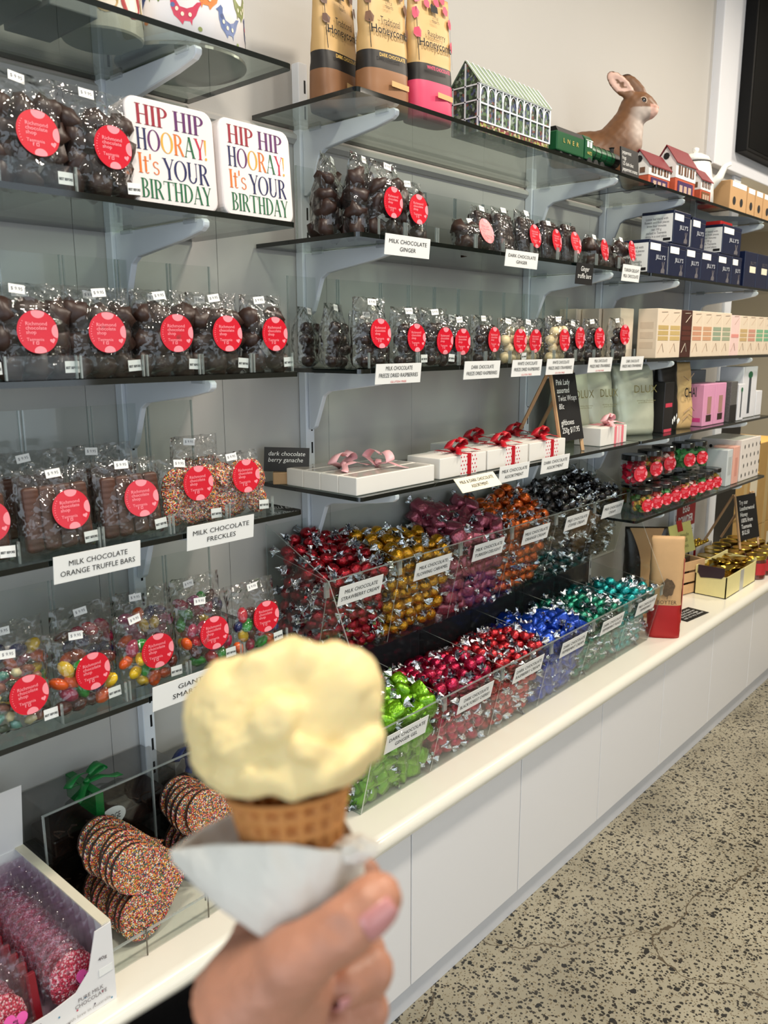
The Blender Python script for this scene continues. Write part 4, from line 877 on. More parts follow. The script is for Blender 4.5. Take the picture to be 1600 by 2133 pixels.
# model train
t = thing('model_train', 'green toy steam locomotive and tender standing behind the shelf edge', 'train', (.625, -.262, ZT)); M_tg = mat('train_green', (18, 84, 48), .3, coat=.3); M_tk = mat('train_black', (18, 18, 19), .4)
obj('tender', MB().box(0, .135, 0, .045, .020, .066).mesh('tender', M_tg, bevel=.003), t); obj('tender_top', MB().prism([(0, .064), (.045, .064), (.038, .076), (.007, .076)], 'x', .002, .133).mesh('tender_top', M_tk), t)
obj('cab', MB().prism([(0, .020), (.045, .020), (.045, .068), (.034, .080), (.011, .080), (0, .068)], 'x', .142, .182).mesh('cab', M_tg, bevel=.002), t)
for x in (.150, .165): obj('cab_window', MB().box(x, x+.010, -.0008, .0, .050, .064).mesh('cab_window', M_card), t)
obj('boiler', MB().tube([(.182, .0225, .048), (.315, .0225, .046)], .0195, 20).mesh('boiler', M_tg, smooth=False), t)
for x in (.205, .235, .265, .295): obj('boiler_band', MB().tube([(x, .0225, .0475), (x+.003, .0225, .0475)], .0202, 20).mesh('boiler_band', M_tk), t)
obj('smokebox', MB().tube([(.315, .0225, .046), (.345, .0225, .046)], .0198, 20).mesh('smokebox', M_tk), t); obj('chimney', MB().lathe([(.006, 0), (.006, .012), (.008, .015)], 14, c=(.328, .0225, .064)).mesh('chimney', M_tk), t)
obj('chassis', MB().box(0, .35, .005, .040, .008, .021).mesh('chassis', M_tk), t)
for x, r in ((.02, .009), (.065, .009), (.112, .009), (.165, .013), (.200, .013), (.235, .013), (.285, .008), (.310, .008), (.335, .008)):
    obj('wheel', MB().tube([(x, -.001, r+.0005), (x, .004, r+.0005)], r, 18).mesh('wheel', mat('wheel_steel', (60, 62, 62), .4, metal=.6)), t)
obj('side_rod', MB().box(.160, .240, -.0026, -.0012, .012, .015).mesh('side_rod', M_silver), t)
lettering(t, ['L  N  E  R'], (.067, -.0008, .046), .075, .010, mat('gold_print', (210, 180, 90), .4)); lettering(t, ['4472'], (.162, -.0010, .036), .024, .008, mat('gold_print', (210, 180, 90), .4))
# rabbit
def rabbit():
    t = thing('rabbit_figure', 'brown painted rabbit figure sitting upright on the top shelf, ears back', 'figurine', (1.105, -.150, ZT-.002), (0, 0, -1.08)); 
    def E(x, y, z, rx, ry=0, rz_=0): from_ = Matrix.Rotation(ry, 3, 'Y'); return from_
    from mathutils import Euler
    def f(P):
        d = sd_ell(P, (-.060, 0, .085), (.100, .066, .082)); d = smin(d, sd_ell(P, (-.090, .0, .075), (.066, .070, .072)), .03)
        d = smin(d, sd_ell(P, (.034, 0, .105), (.056, .052, .095)), .04)
        d = smin(d, sd_cone(P, (.040, 0, .14), (.062, 0, .205), .046, .038), .035)
        d = smin(d, sd_ell(P, (.078, 0, .226), (.049, .039, .040), Euler((0, .25, 0))), .018)
        d = smin(d, sd_ell(P, (.112, 0, .214), (.022, .022, .021)), .016)
        for s in (-1, 1):
            d = smin(d, sd_ell(P, (-.045, s*.045, .045), (.055, .028, .048)), .018)
            d = smin(d, sd_cone(P, (.045, s*.025, .07), (.060, s*.026, .010), .020, .016), .015); d = smin(d, sd_ell(P, (.075, s*.026, .012), (.028, .015, .013)), .01)
            d = smin(d, sd_ell(P, (-.010, s*.052, .012), (.045, .018, .013)), .01)
            d = smin(d, sd_ell(P, (.085, s*.020, .208), (.024, .014, .018)), .012)
            e = sd_ell(P, (.026 if s < 0 else .066, s*.026, .280 if s < 0 else .284), (.022, .010, .052), Euler((0, -.80 if s < 0 else -.75, 0)))
            e = np.maximum(e, -sd_ell(P, (.028 if s < 0 else .068, s*.038, .281 if s < 0 else .285), (.015, .009, .042), Euler((0, -.80 if s < 0 else -.75, 0))))
            d = smin(d, e, .010)
        d = smin(d, sd_ell(P, (-.142, 0, .05), (.018, .018, .018)), .012)
        return d + .0016*np.sin(P[:, 0]*260+np.sin(P[:, 2]*190)*2)*.35
    m = bpy.data.materials.new('rabbit_paint'); m.use_nodes = True; nt = m.node_tree; b = nt.nodes['Principled BSDF']
    at = nt.nodes.new('ShaderNodeAttribute'); at.attribute_name = 'paint'; nt.links.new(at.outputs['Color'], b.inputs['Base Color']); b.inputs['Roughness'].default_value = .5
    me = surface_net('body', f, (-.175, -.09, -.006), (.15, .09, .36), .0042, m)
    ca = me.color_attributes.new('paint', 'FLOAT_COLOR', 'POINT'); br = Vector(srgb(112, 74, 44)); wh = Vector(srgb(196, 182, 172)); pk = Vector(srgb(232, 176, 160)); dk = Vector(srgb(70, 48, 34))
    for i, v in enumerate(me.vertices):
        p = v.co; c = br.copy()
        w = max(0, min(1, (p.x-.052-(.215-p.z)*-.02)/.03))*(1 if p.z < .215 else 0)*max(0, min(1, (p.z-.09)/.06)); c = c.lerp(wh, w*.9)
        if p.x > .112 and p.z < .225: c = c.lerp(pk, .55)
        if p.z > .262:
            if abs(p.y) > .030: c = c.lerp(Vector(srgb(235, 195, 180)), .85)
            if p.z > .316: c = dk
        c *= 1+.22*noise.noise(p*70)
        ca.data[i].color = (*c, 1)
    obj('body', me, t)
    for s in (-1, 1):
        o = obj('eye', lump_mesh('eye', .0085, mat('glass_eye', (16, 10, 8), .08, coat=1), 1, (1, .6, 1), 0), t, (.090, s*.0335, .233)); obj('eyelid', MB().tube([(.090+.0098*math.cos(a), s*.0355, .233+.0095*math.sin(a)) for a in np.linspace(0, 2*PI, 15)], .0014, 5).mesh('eyelid', mat('eye_rim', (206, 186, 166), .5)), t)
    obj('nose', lump_mesh('nose', .0065, mat('pink_nose', (226, 140, 124), .5), 1, (.7, 1.1, .8), .05), t, (.131, 0, .220))
rabbit()
# chalk sign and cottages, coffee pot, dark packet, brown boxes
card('chalk_sign', 'small black chalk sign standing in front of the rabbit', 'sign', (.975, -.285, ZT+.037), (PI/2-.08, 0, 0), .105, .072, M_board, [(['peppermint', 'frogs', '125 dark choc', 'peppermint creams'], -.002, 0, .090, .056, M_chalk, dict(shear=.15, align='LEFT'))], th=.004)
M_cw = mat('cottage_white', (236, 232, 228), .4); M_cr = mat('cottage_roof', (120, 32, 40), .45, var=.15, scale=60); M_cb = mat('cottage_brick', (186, 84, 56), .5, var=.2, scale=90); M_cp = mat('cottage_purple', (70, 44, 90), .45)
def cottage(x, y, w, d, h, rh, label, blue=True):
    t = thing('cottage_tin', label, 'tin', (x, y, ZT), group='house shaped tins')
    obj('ground_floor', MB().box(0, w, 0, d, 0, h*.48).mesh('ground_floor', M_cb), t); obj('upper_floor', MB().box(-.001, w+.001, -.001, d+.001, h*.48, h).mesh('upper_floor', M_cw), t)
    obj('gable', MB().prism([(0, h), (d, h), (d/2, h+rh)], 'x', 0, w).mesh('gable', M_cw), t)
    for s in (0, 1):
        y0, e = (0, -.006) if s == 0 else (d, .006)
        obj('roof', MB().add([(-.006, y0+e, h-.008), (w+.006, y0+e, h-.008), (w+.006, d/2, h+rh+.003), (-.006, d/2, h+rh+.003), (-.006, y0+e, h-.005), (w+.006, y0+e, h-.005), (w+.006, d/2, h+rh+.006), (-.006, d/2, h+rh+.006)], [(0, 1, 2, 3), (4, 5, 6, 7), (0, 1, 5, 4), (1, 2, 6, 5), (0, 3, 7, 4)]).mesh('roof', M_cr), t)
    for i in range(3):
        wx = w*(.12+.29*i); o = obj('window', MB().box(wx, wx+w*.2, -.0022, -.0008, h*.60, h*.88).mesh('window', mat('tin_window', (110, 80, 62), .3)), t)
        obj('glazing', MB().box(wx+w*.09, wx+w*.11, -.003, -.002, h*.6, h*.88).mesh('glazing', M_fr), o)
    for j in range(2): obj('window', MB().box(-.0022, -.0008, d*(.18+.38*j), d*(.18+.38*j)+d*.26, h*.58, h*.82).mesh('window', mat('tin_window', (110, 80, 62), .3)), t)
    obj('shop_front', MB().box(w*.12, w*.88, -.0018, -.0002, 0.001, h*.40).mesh('shop_front', M_cp if blue else mat('shop_brown', (120, 80, 50), .5)), t)
    for i in range(3): obj('shop_window', MB().box(w*(.2+.22*i), w*(.34+.22*i), -.0026, -.0016, h*.06, h*.28).mesh('shop_window', mat('pane_pale', (200, 170, 150), .3)), t)
    obj('gable_crest', MB().add([(-.0016, d/2+.010*math.cos(a), h+rh*.38+.010*math.sin(a)) for a in np.linspace(0, 2*PI, 9)[:-1]], [tuple(range(8))]).mesh('gable_crest', M_ink, recalc=False), t)
cottage(1.115, -.275, .145, .060, .062, .034, 'small house tin with dark red roof beside the chalk sign'); cottage(1.285, -.282, .150, .062, .092, .042, 'tall house tin with dark red roof and purple shop front'); cottage(1.462, -.290, .085, .05, .066, .026, 'house tin with brown shop front partly behind the coffee pot', False)
t = thing('enamel_pot', 'white enamel coffee pot with a dark rim and spout', 'pot', (1.612, -.205, ZT)); t.scale = (1.2, 1.2, 1.2); M_en = mat('white_enamel', (240, 238, 232), .18, coat=.6, var=.01)
obj('body', MB().lathe([(.048, 0), (.056, .004), (.054, .05), (.046, .10), (.042, .118)], 32).mesh('body', M_en, smooth=True), t); obj('rim', MB().lathe([(.042, .117), (.044, .119), (.042, .121)], 32).mesh('rim', M_ink), t)
l = obj('lid', MB().lathe([(.043, .120), (.038, .132), (.020, .142), (.004, .144)], 32).mesh('lid', M_en, smooth=True), t); obj('lid_knob', MB().lathe([(.004, .143), (.009, .150), (.009, .157), (.002, .160)], 16).mesh('lid_knob', M_en, smooth=True), l)
obj('spout', MB().tube([(.020, -.040, .055), (.032, -.060, .080), (.040, -.070, .108), (.050, -.080, .114)], [.014, .011, .008, .006], 14).mesh('spout', M_en, smooth=True), t); obj('handle', MB().tube([(-.03, .03, .10), (-.055, .05, .095), (-.06, .055, .06), (-.04, .035, .035)], .005, 10).mesh('handle', M_en, smooth=True), t)
t = thing('dark_pouch', 'black packet with a red ring print behind the coffee pot', 'pouch', (1.690, -.150, ZT), (0, 0, -.6)); obj('pouch', pouch_mesh('pouch', .085, .19, .05, [mat('pouch_charcoal', (38, 34, 36), .3), mat('pouch_greyfilm', (96, 92, 92), .25)], [(.5, 1), (1, 0)], 5), t)
obj('ring_print', MB().tube([(.018*math.cos(a), -.021, .150+.020*math.sin(a)) for a in np.linspace(0, 2*PI, 17)], .002, 5).mesh('ring_print', mat('ring_red', (190, 60, 60), .4)), t)
for i, (x0, x1) in enumerate(((1.735, 1.90), (1.905, 1.985), (1.99, 2.07), (2.075, 2.17), (2.175, 2.29))):
    t = carton_box('file_box', 'brown cardboard box with round finger holes on top shelf, %s from the packet' % ORD[i], 'box', x0, x1-.004, -.285, -.12, ZT, .095 if i else .098, M_kraft, 'brown boxes with round holes', extra=(('paper_label', 'f', .1, .95, .80, .98, M_card),))
    for fx in ((.25, .68) if i == 0 else (.5,)):
        w = x1-x0-.004; obj('finger_hole', MB().add([(fx*w+.014*math.cos(a), -.0009, .034+.014*math.sin(a)) for a in np.linspace(0, 2*PI, 21)[:-1]], [tuple(range(20))]).mesh('finger_hole', M_slot, recalc=False), t)

# ================================================================== navy tins (right bay, second shelf)
M_navy = mat('navy_tin', (12, 24, 56), .35, coat=.2, var=.08)
M_navyprint = mat('navy_print', (104, 100, 104), .5); M_pal = mat('tin_lettering', (196, 200, 208), .4)
def navy_tin(x, z, w, label, front=-.285, d=.105, h=.098, strip=True, big=False):
    t = thing('tea_tin', label, 'tin', (x, front, z), group='stacked navy tins')
    obj('body', rboxm('body', 0, w, 0, d, .0002, h-.012, M_navy, .003), t); obj('lid', rboxm('lid', -.0006, w+.0006, -.0006, d+.0006, h-.014, h, M_navy, .003), t)
    lettering(t, ["JILLY'S"], (w*.58, -.0008, h*.50), w*.52, h*.17, M_pal, bold=.01)
    obj('hare_print', MB().add([(w*.62+px*w, -.0006, h*(.06+pz)) for px, pz in ((0, 0), (.2, 0), (.22, .10), (.16, .16), (.20, .34), (.16, .34), (.12, .18), (.09, .33), (.05, .32), (.08, .16), (.02, .10))], [tuple(range(11))]).mesh('hare_print', M_navyprint, recalc=False), t)
    p = obj('paper_label', MB().box(w*.02, w*.55, -.0012, -.0004, h*.70, h*.90).mesh('paper_label', M_card), t)
    if big:
        s = obj('side_label', MB().box(-.0012, -.0004, d*.04, d*.99, h*.06, h*.90).mesh('side_label', M_card), t)
        b = text_mesh(['Loose leaf blend with', 'flowers and fruit pieces', 'brew four minutes', 'net 100 g', 'packed in Tasmania', 'store in a cool place'], d*.75, h*.62, M_navyprint); obj('lettering', b, s, (-.0016, d*.52, h*.5), (PI/2, 0, -PI/2))
        obj('barcode', MB().box(-.0022, -.0013, d*.08, d*.3, h*.10, h*.18).mesh('barcode', M_ink), s)
    return t
ZR2 = SZ[1]+.0046
rowx = [(1.130, 1.262, True), (1.272, 1.395, True), (1.400, 1.520, False), (1.526, 1.665, False), (1.672, 1.80, False), (1.806, 1.90, False)]
for i, (a, b, g) in enumerate(rowx): navy_tin(a, ZR2, b-a, 'navy tin with pale lettering in the bottom row, %s from the bagged chocolates' % ORD[i], big=g)
navy_tin(1.290, ZR2+.0986, .126, 'navy tin on top of the row, the largest white side label', big=True); navy_tin(1.470, ZR2+.0986, .110, 'navy tin on top of the row, the middle of three', front=-.27, big=True); navy_tin(1.70, ZR2+.0986, .175, 'navy tin on top of the row, under the red packet', big=True)
for i, x in enumerate((1.93, 2.06, 2.19)): t = carton_box('tea_box', 'dark blue box right of the navy tins, %s' % ['nearest', 'middle', 'furthest'][i], 'box', x, x+.124, -.285, -.17, ZR2, .125, M_navy, 'dark blue boxes', extra=(('paper_label', 'f', .45, .95, .42, .6, M_cream_card),)); lettering(t, ["JILLY'S"], (.085, -.0008, .085), .06, .015, M_navyprint)
obj('red_packet', rboxm('red_packet', 1.74, 1.85, -.26, -.17, ZR2+.1975, ZR2+.214, mat('red_packet_m', (214, 40, 40), .4), .004), None, label='flat red packet lying on the top navy tin', cat='packet')

# ================================================================== cream boxes (right bay, third shelf)
ZR3 = SZ[2]+.0046; M_cbx = mat('cream_box', (232, 214, 190), .5, var=.03); M_line = mat('box_line', (150, 120, 96), .6)
cols = [(198, 170, 110), (204, 176, 116), (86, 40, 30), (206, 150, 120), (208, 160, 124), (150, 165, 140), (160, 168, 140), (226, 150, 140), (200, 170, 120), (206, 150, 130), (130, 180, 140), (120, 176, 140)]
for i in range(12):
    dark = i == 2; pk = i == 7; x0 = 1.214+i*.0895
    mb_ = mat('brown_box', (70, 36, 28), .5) if dark else mat('pink_box', (240, 208, 200), .5) if pk else M_cbx; ac = mat('box_accent_%d' % i, cols[i], .5)
    t = carton_box('chocolate_box', 'tall %s chocolate box with printed bands, %s from the berry bags' % ('dark brown' if dark else 'pale pink' if pk else 'cream', ORD[i]), 'box', x0, x0+.088, -.286, -.223 if i else -.222, ZR3, .150-(.006 if i > 6 else 0), mb_, 'row of tall chocolate boxes',
        extra=[('printed_band', 'f', .08, .92, v, v+.085, ac) for v in ((.36, .47, .58) if not pk else (.45,))])
    for pts in (((.12, .10), (.45, .30), (.6, .12)), ((.3, .93), (.8, .94)), ((.4, .74), (.85, .90))):
        obj('line_print', MB().tube([(a*.088, -.0006, b*.15) for a, b in pts], .0007, 4).mesh('line_print', M_line if not dark else M_cream_card), t)
    if i == 0:
        for v in (.2, .4, .6): obj('nutrition_panel', MB().box(-.0006, -.0001, .012, .055, .15*v, .15*(v+.13)).mesh('nutrition_panel', mat('pale_panel', (216, 196, 172), .6)), t)
for i, x in enumerate((1.10, 1.085, 1.06)): carton_box('chocolate_box', 'plain cream box seen from the side behind the bags, %s' % ['front', 'middle', 'back'][i], 'box', x+.01, x+.098, -.215+i*.063, -.155+i*.063, ZR3, .150, M_cbx, 'plain cream boxes by the berry bags')
# ================================================================== gift boxes and boards (fourth shelf)
ZR4 = SZ[3]+.0046; M_gift = mat('gift_box_white', (240, 236, 228), .4, var=.01); M_win = clear('box_window', (.75, .78, .78), 1.5, .03)
M_pribbon = mat('pink_ribbon', (246, 186, 190), .45, var=.05); M_rribbon = mat('red_ribbon', (190, 16, 36), .4, var=.1)
M_dots = bpy.data.materials.new('red_dots'); M_dots.use_nodes = True
for i in range(4):
    y0 = -.283+i*.0515
    t = thing('slim_gift_box', 'slim white gift box with clear window, %s from the shelf edge' % ORD[i], 'box', (-.118, y0, ZR4), group='slim white gift boxes')
    obj('tray', rboxm('tray', 0, .245, 0, .0500, .0002, .036, M_gift, .0015), t); obj('window', MB().box(.010, .235, .004, .046, .0361, .0366).mesh('window', mat('window_pane', (172, 168, 158), .08, spec=.8)), t)
for i, (x, y) in enumerate(((-.045, -.175), (.02, -.215))): o = obj('pink_bow', None, None, (x, y, ZR4+.0372), (0, 0, .3+i), label='pale pink ribbon bow on the slim gift boxes, %s' % ['left', 'right'][i], cat='bow'); bow(o, (0, 0, -.001), M_pribbon, 1.25, 0, 'loops')
def polka_box(x, y, label, ribbon=True, w=.176, d=.094, h=.046):
    t = thing('polka_gift_box', label, 'box', (x, y, ZR4), group='white gift boxes with red ribbons')
    obj('box', rboxm('box', 0, w, 0, d, .0002, h, M_gift, .0015), t)
    s = obj('polka_sleeve', MB().box(w*.42, w*.78, -.0008, d+.0008, .0004, h+.0008).mesh('polka_sleeve', mat('sleeve_white', (244, 236, 232), .4)), t)
    rr = random.Random(int(x*1000)); b = MB()
    for i in range(6):
        for j in range(5):
            cx, cz = w*.44+(i+(.5 if j % 2 else 0))*.0105, .005+j*.0092
            if cx < w*.77: b.add([(cx+.0021*math.cos(k), -.0012, cz+.0021*math.sin(k)) for k in np.linspace(0, 2*PI, 9)[:-1]], [tuple(range(8))])
            cy = .008+j*.017
            if cx < w*.77: b.add([(cx+.0021*math.cos(k), cy+.0021*math.sin(k), h+.0012) for k in np.linspace(0, 2*PI, 9)[:-1]], [tuple(range(8))])
    obj('polka_dots', b.mesh('polka_dots', mat('dot_red', (206, 40, 60), .5), recalc=False), s, kind='stuff')
    obj('ribbon', MB().box(w*.57, w*.65, -.0018, d+.0012, .0006, h+.0016).mesh('ribbon', M_rribbon), t)
    bow(t, (w*.61, d*.38, h+.001), M_rribbon, 1.15, .2)
for i, x in enumerate((.146, .328, .512)): polka_box(x, -.283, 'white gift box with red dots and ribbon in the front row, %s' % ['beside the slim boxes', 'in the middle', 'below the easel board'][i])
for i, x in enumerate((.36, .55)): polka_box(x, -.178, 'white gift box with red ribbon in the rear row, %s' % ['left', 'right'][i])
def easel(x, y, z, w, h, label, lines, tw, t_h, back=.11, rz=0):
    t = thing('easel_board', label, 'blackboard', (x, y, z), (0, 0, rz), 'wooden easel blackboards'); lean = .045; H = h*1.13
    def P(px, pz, o=0): return (px, lean*pz/H+o, pz)
    for sx in (0, w): obj('front_leg', MB().tube([P(sx, .0005), P(sx, H)], .0062, 4).mesh('front_leg', M_wood), t)
    for sx in (.004, w-.004): obj('back_leg', MB().tube([(sx, lean+back, .0005), (sx, lean+.008, H-.004)], .0058, 4).mesh('back_leg', M_wood), t)
    ang = math.atan2(lean, H); zc = H*.56
    b = obj('board', MB().box(-w/2-.004, w/2+.004, -h*.47, h*.47, -.004, .001).mesh('board', M_board), t, (w/2, lean*zc/H-.006, zc), (PI/2-ang, 0, 0))
    obj('frame_edge', MB().box(-w/2-.009, -w/2-.004, -h*.47, h*.47, -.005, .002).mesh('frame_edge', M_wood), b)
    obj('lettering', text_mesh(lines, tw, t_h, M_chalk, shear=.12, align='LEFT'), b, (0, 0, .0012)); return t
easel(.690, -.272, ZR4, .115, .195, 'wooden easel blackboard with chalk prices among the gift boxes', ['Pink Lady', 'assorted', 'Twist Wraps', '80c', '', 'giftboxes', '250g $17.95'], .100, .150, back=.12)
t = thing('small_board', 'small tilted black chalk board on a wooden block by the slim boxes', 'blackboard', (-.100, -.060, ZR4), (0, 0, -.75))
obj('block', rboxm('block', -.030, .030, -.020, .010, .0002, .026, M_wood, .002), t)
b = obj('board', MB().box(-.048, .048, -.026, .026, -.002, .001).mesh('board', M_board), t, (0, -.008, .052), (PI/2-.35, .04, 0)); obj('lettering', text_mesh(['dark chocolate', 'berry ganache'], .078, .026, M_chalk, shear=.2, align='LEFT'), b, (0, .004, .0012))
t = thing('striped_gift_box', 'white gift box with pink striped band and bow by the pale bags', 'box', (.912, -.270, ZR4)); obj('box', rboxm('box', 0, .165, 0, .085, .0002, .052, M_gift, .0015), t)
for i in range(3): obj('pink_stripe', MB().box(.085+i*.022, .099+i*.022, -.0008, .0858, .0006, .0528).mesh('pink_stripe', mat('stripe_pink%d' % (i % 2), ((238, 130, 140), (248, 190, 196))[i % 2], .5)), t)
bow(t, (.10, .03, .053), M_pribbon, 1.2, .2)
M_sage = mat('sage_foil_bag', (196, 200, 178), .32, metal=.25, var=.06, bump=.25, bscale=40)
for i, (x, y, rz, w, h) in enumerate(((1.005, -.11, -.35, .13, .215), (1.115, -.135, -.40, .125, .215), (1.290, -.175, -.45, .165, .225))):
    t = thing('drinking_chocolate_bag', 'pale sage foil bag on the fourth shelf, %s' % ['furthest back', 'in the middle', 'largest, in front'][i], 'bag', (x, y, ZR4), (0, 0, rz), 'pale sage bags'); obj('bag', pouch_mesh('bag', w, h, .095, [M_sage], [(1, 0)], i*4.0), t)
    lettering(t, ['DLUX'], (.022, -.046, h*.66), w*.55, .024, mat('olive_ink', (120, 112, 64), .5), rot=(PI/2-.12, 0, 0)); lettering(t, ['drinking chocolate', 'premium blend'], (.022, -.052, h*.48), w*.45, .012, mat('olive_ink', (120, 112, 64), .5), rot=(PI/2-.06, 0, 0))
M_blk = mat('black_box', (26, 24, 26), .4)
t = carton_box('slim_black_box', 'slim black box with a pink patch beside the sage bags', 'box', 1.385, 1.460, -.25, -.18, ZR4, .165, M_blk, extra=(('pink_patch', 'f', .15, .85, .50, .58, mat('patch_pink', (206, 60, 84), .5)), ('pink_patch', 'f', .1, .9, .0, .06, mat('patch_pink', (206, 60, 84), .5))))
t = thing('coffee_bag', 'black foil bag with white leaf print on the fourth shelf', 'bag', (1.500, -.20, ZR4), (0, 0, -.35)); obj('bag', pouch_mesh('bag', .095, .232, .07, [mat('black_foil_bag', (30, 28, 26), .3, bump=.2, bscale=40)], [(1, 0)], 2.2), t)
for i in range(7): obj('leaf_print', MB().add([(-.03+.01*i+.008*math.cos(a)*math.cos(i), -.0405, .03+.008*(i % 3)+.012*math.sin(a)) for a in (0.3, 1.5, 2.8, 4.2)], [(0, 1, 2, 3)]).mesh('leaf_print', M_card, recalc=False), t)
t = thing('chai_bag', 'kraft paper bag with bold black chai lettering', 'bag', (1.592, -.215, ZR4), (0, 0, -.25)); obj('bag', pouch_mesh('bag', .090, .228, .075, [mat('chai_kraft', (206, 172, 118), .6, bump=.2, bscale=40)], [(1, 0)], 8.2), t)
lettering(t, ['CHAI'], (.004, -.0405, .125), .066, .034, M_ink, rot=(PI/2-.06, 0, 0), bold=.02)
for pts in (((-.03, .03), (.0, .05), (.03, .035)), ((-.028, .055), (.01, .075), (.03, .06)), ((-.03, .18), (0, .165), (.025, .19))): obj('line_print', MB().tube([(a, -.042 if z < .1 else -.034, z) for a, z in pts], .0014, 4).mesh('line_print', M_line), t)
M_pbx = mat('pink_carton', (226, 156, 190), .45)
for i, x in enumerate((1.672, 1.782)): carton_box('pink_carton', 'tall pink carton with a clear window, %s of two' % ['left', 'right'][i], 'box', x, x+.105, -.270, -.19, ZR4, .148, M_pbx, 'tall pink cartons', extra=(('window', 'f', .35, .70, .28, .70, mat('window_brown', (176, 132, 120), .2)), ('chocolate_print', 'f', .30, .75, .10, .26, M_choc), ('dark_patch', 'l', .1, .9, .1, .2, mat('hot_pink', (216, 70, 140), .5))))
carton_box('grey_spice_box', 'grey and black patterned box behind the pink cartons', 'box', 1.905, 1.972, -.282, -.22, ZR4, .15, mat('patterned_grey', (96, 94, 92), .5, var=.6, scale=160), extra=(('black_base', 'f', 0, 1, 0, .42, M_blk),))
def spoon_box(x0, x1, y0, y1, h, label):
    t = carton_box('spoon_box', label, 'box', x0, x1, y0, y1, ZR4, h, mat('clean_white_box', (232, 232, 236), .4), 'white boxes with a dark spoon print'); w = x1-x0
    obj('spoon_print', MB().add([(w*(.5+.16*math.cos(a)), -.0007, h*(.84+.07*math.sin(a))) for a in np.linspace(0, 2*PI, 13)[:-1]], [tuple(range(12))]).mesh('spoon_print', mat('leaf_green', (20, 104, 66), .4), recalc=False), t)
    obj('handle_print', MB().box(w*.42, w*.58, -.0008, -.0001, h*.08, h*.78).mesh('handle_print', mat('slate_print', (60, 66, 74), .4)), t)
spoon_box(1.985, 2.050, -.283, -.22, .138, 'short white box with green and slate print'); spoon_box(2.085, 2.245, -.262, -.17, .200, 'tall white box with green and slate print'); carton_box('white_carton', 'plain white carton at the end of the fourth shelf', 'box', 2.262, 2.33, -.26, -.15, ZR4, .10, mat('clean_white_box', (232, 232, 236), .4))
carton_box('grey_carton', 'wide grey carton standing behind the pink cartons', 'box', 1.74, 2.02, -.14, -.04, ZR4, .19, mat('grey_carton_m', (120, 122, 126), .5))
# ================================================================== jars (right bay, fifth shelf)
ZR5 = SZ[4]+.0046; M_jar = clear('jar_glass', (.93, .95, .95), 1.6, .02); M_lid = mat('black_lid', (14, 14, 15), .25, coat=.4)
def jar(x, y, z, label, col, s=1.0, st=True):
    t = thing('sweet_jar', label, 'jar', (x, y, z+.0004), (0, 0, -.55), 'sweet jars with black lids'); r = .038*s; h = .082*s
    obj('glass', MB().lathe([(r*.9, 0), (r, .004), (r, h*.8), (r*.85, h*.88), (r*.85, h*.92)], 8 if s > 1.05 else 20).mesh('glass', M_jar, smooth=False), t)
    obj('lid', MB().lathe([(r*.95, h*.90), (r*.97, h*.92), (r*.97, h*1.08), (r*.92, h*1.1)], 24).mesh('lid', M_lid), t)
    b = MB(); rr = random.Random(int(x*997)); 
    ms = [mat('jar_sweet_%d_%d_%d' % c, c, .35) for c in col]
    for k in range(44):
        a = rr.uniform(0, 6.28); q = r*.72*rr.uniform(.75, 1); c = Vector((q*math.cos(a), q*math.sin(a), .010+rr.random()*h*.68)); e = .0075*s
        mt = Matrix.Translation(c) @ Matrix.Rotation(rr.uniform(0, 3), 4, 'X') @ Matrix.Rotation(rr.uniform(0, 3), 4, 'Z')
        b.add([mt @ Vector((i*e, j*e, l*e*.7)) for l in (-1, 1) for j in (-1, 1) for i in (-1, 1)], [(0, 2, 3, 1), (4, 5, 7, 6), (0, 1, 5, 4), (2, 6, 7, 3), (0, 4, 6, 2), (1, 3, 7, 5)], rr.randrange(len(ms)))
    obj('boiled_sweets', b.mesh('boiled_sweets', ms, recalc=False), t, kind='stuff')
    if st: o = obj('sticker', st_disc, t, (0, -r-.0012, h*.44), FACE, scale=(.8*s,)*3, label='round red shop sticker'); obj('lettering', st_text, o, (-.0015, .0045, .0002)); obj('emblem', st_mark, o)
JC = [[(200, 60, 50), (236, 200, 190)], [(190, 70, 50), (200, 160, 60), (70, 110, 50)], [(170, 50, 60), (220, 190, 160)], [(60, 140, 70), (90, 160, 90)]]
for i in range(9): jar(1.235+i*.075, -.258, ZR5, 'small sweet jar in the front row, %s from the black plates' % ORD[i], JC[(i*3+1) % 4], .92)
for i in range(6): jar(1.33+i*.085, -.178, ZR5, 'small sweet jar in the middle row, %s from the black plates' % ORD[i], JC[(i+1) % 4], .92, False)
for i, (x, y, c) in enumerate(((1.235, -.225, [(206, 30, 60), (236, 220, 220)]), (1.375, -.215, JC[1]), (1.52, -.20, JC[0]), (1.655, -.215, JC[3]), (1.745, -.225, JC[3]))): jar(x, y, ZR5+.0935, 'faceted sweet jar standing on the lids, %s from left' % ORD[i], c, 1.08)
for i in range(5):
    obj('black_plate', MB().lathe([(.03, .0), (.055, .003), (.075, .011), (.077, .012), (.073, .0125), (.05, .006), (.0, .0045)], 36, cap=False).mesh('black_plate', mat('black_glaze', (12, 12, 13), .15, coat=.5), smooth=True), None, (1.196, -.118, ZR5+.0006+i*.0125), label='round black plate in the stack beside the jars, %s from the bottom' % ORD[i], cat='plate', group='stack of black plates')
carton_box('pale_carton', 'slim pale grey carton beside the jars', 'box', 1.93, 1.985, -.28, -.20, ZR5, .140, mat('pale_grey_carton', (206, 212, 212), .45), extra=(('printed_band', 'f', .2, .8, .3, .8, mat('soft_print', (180, 186, 186), .5)),))
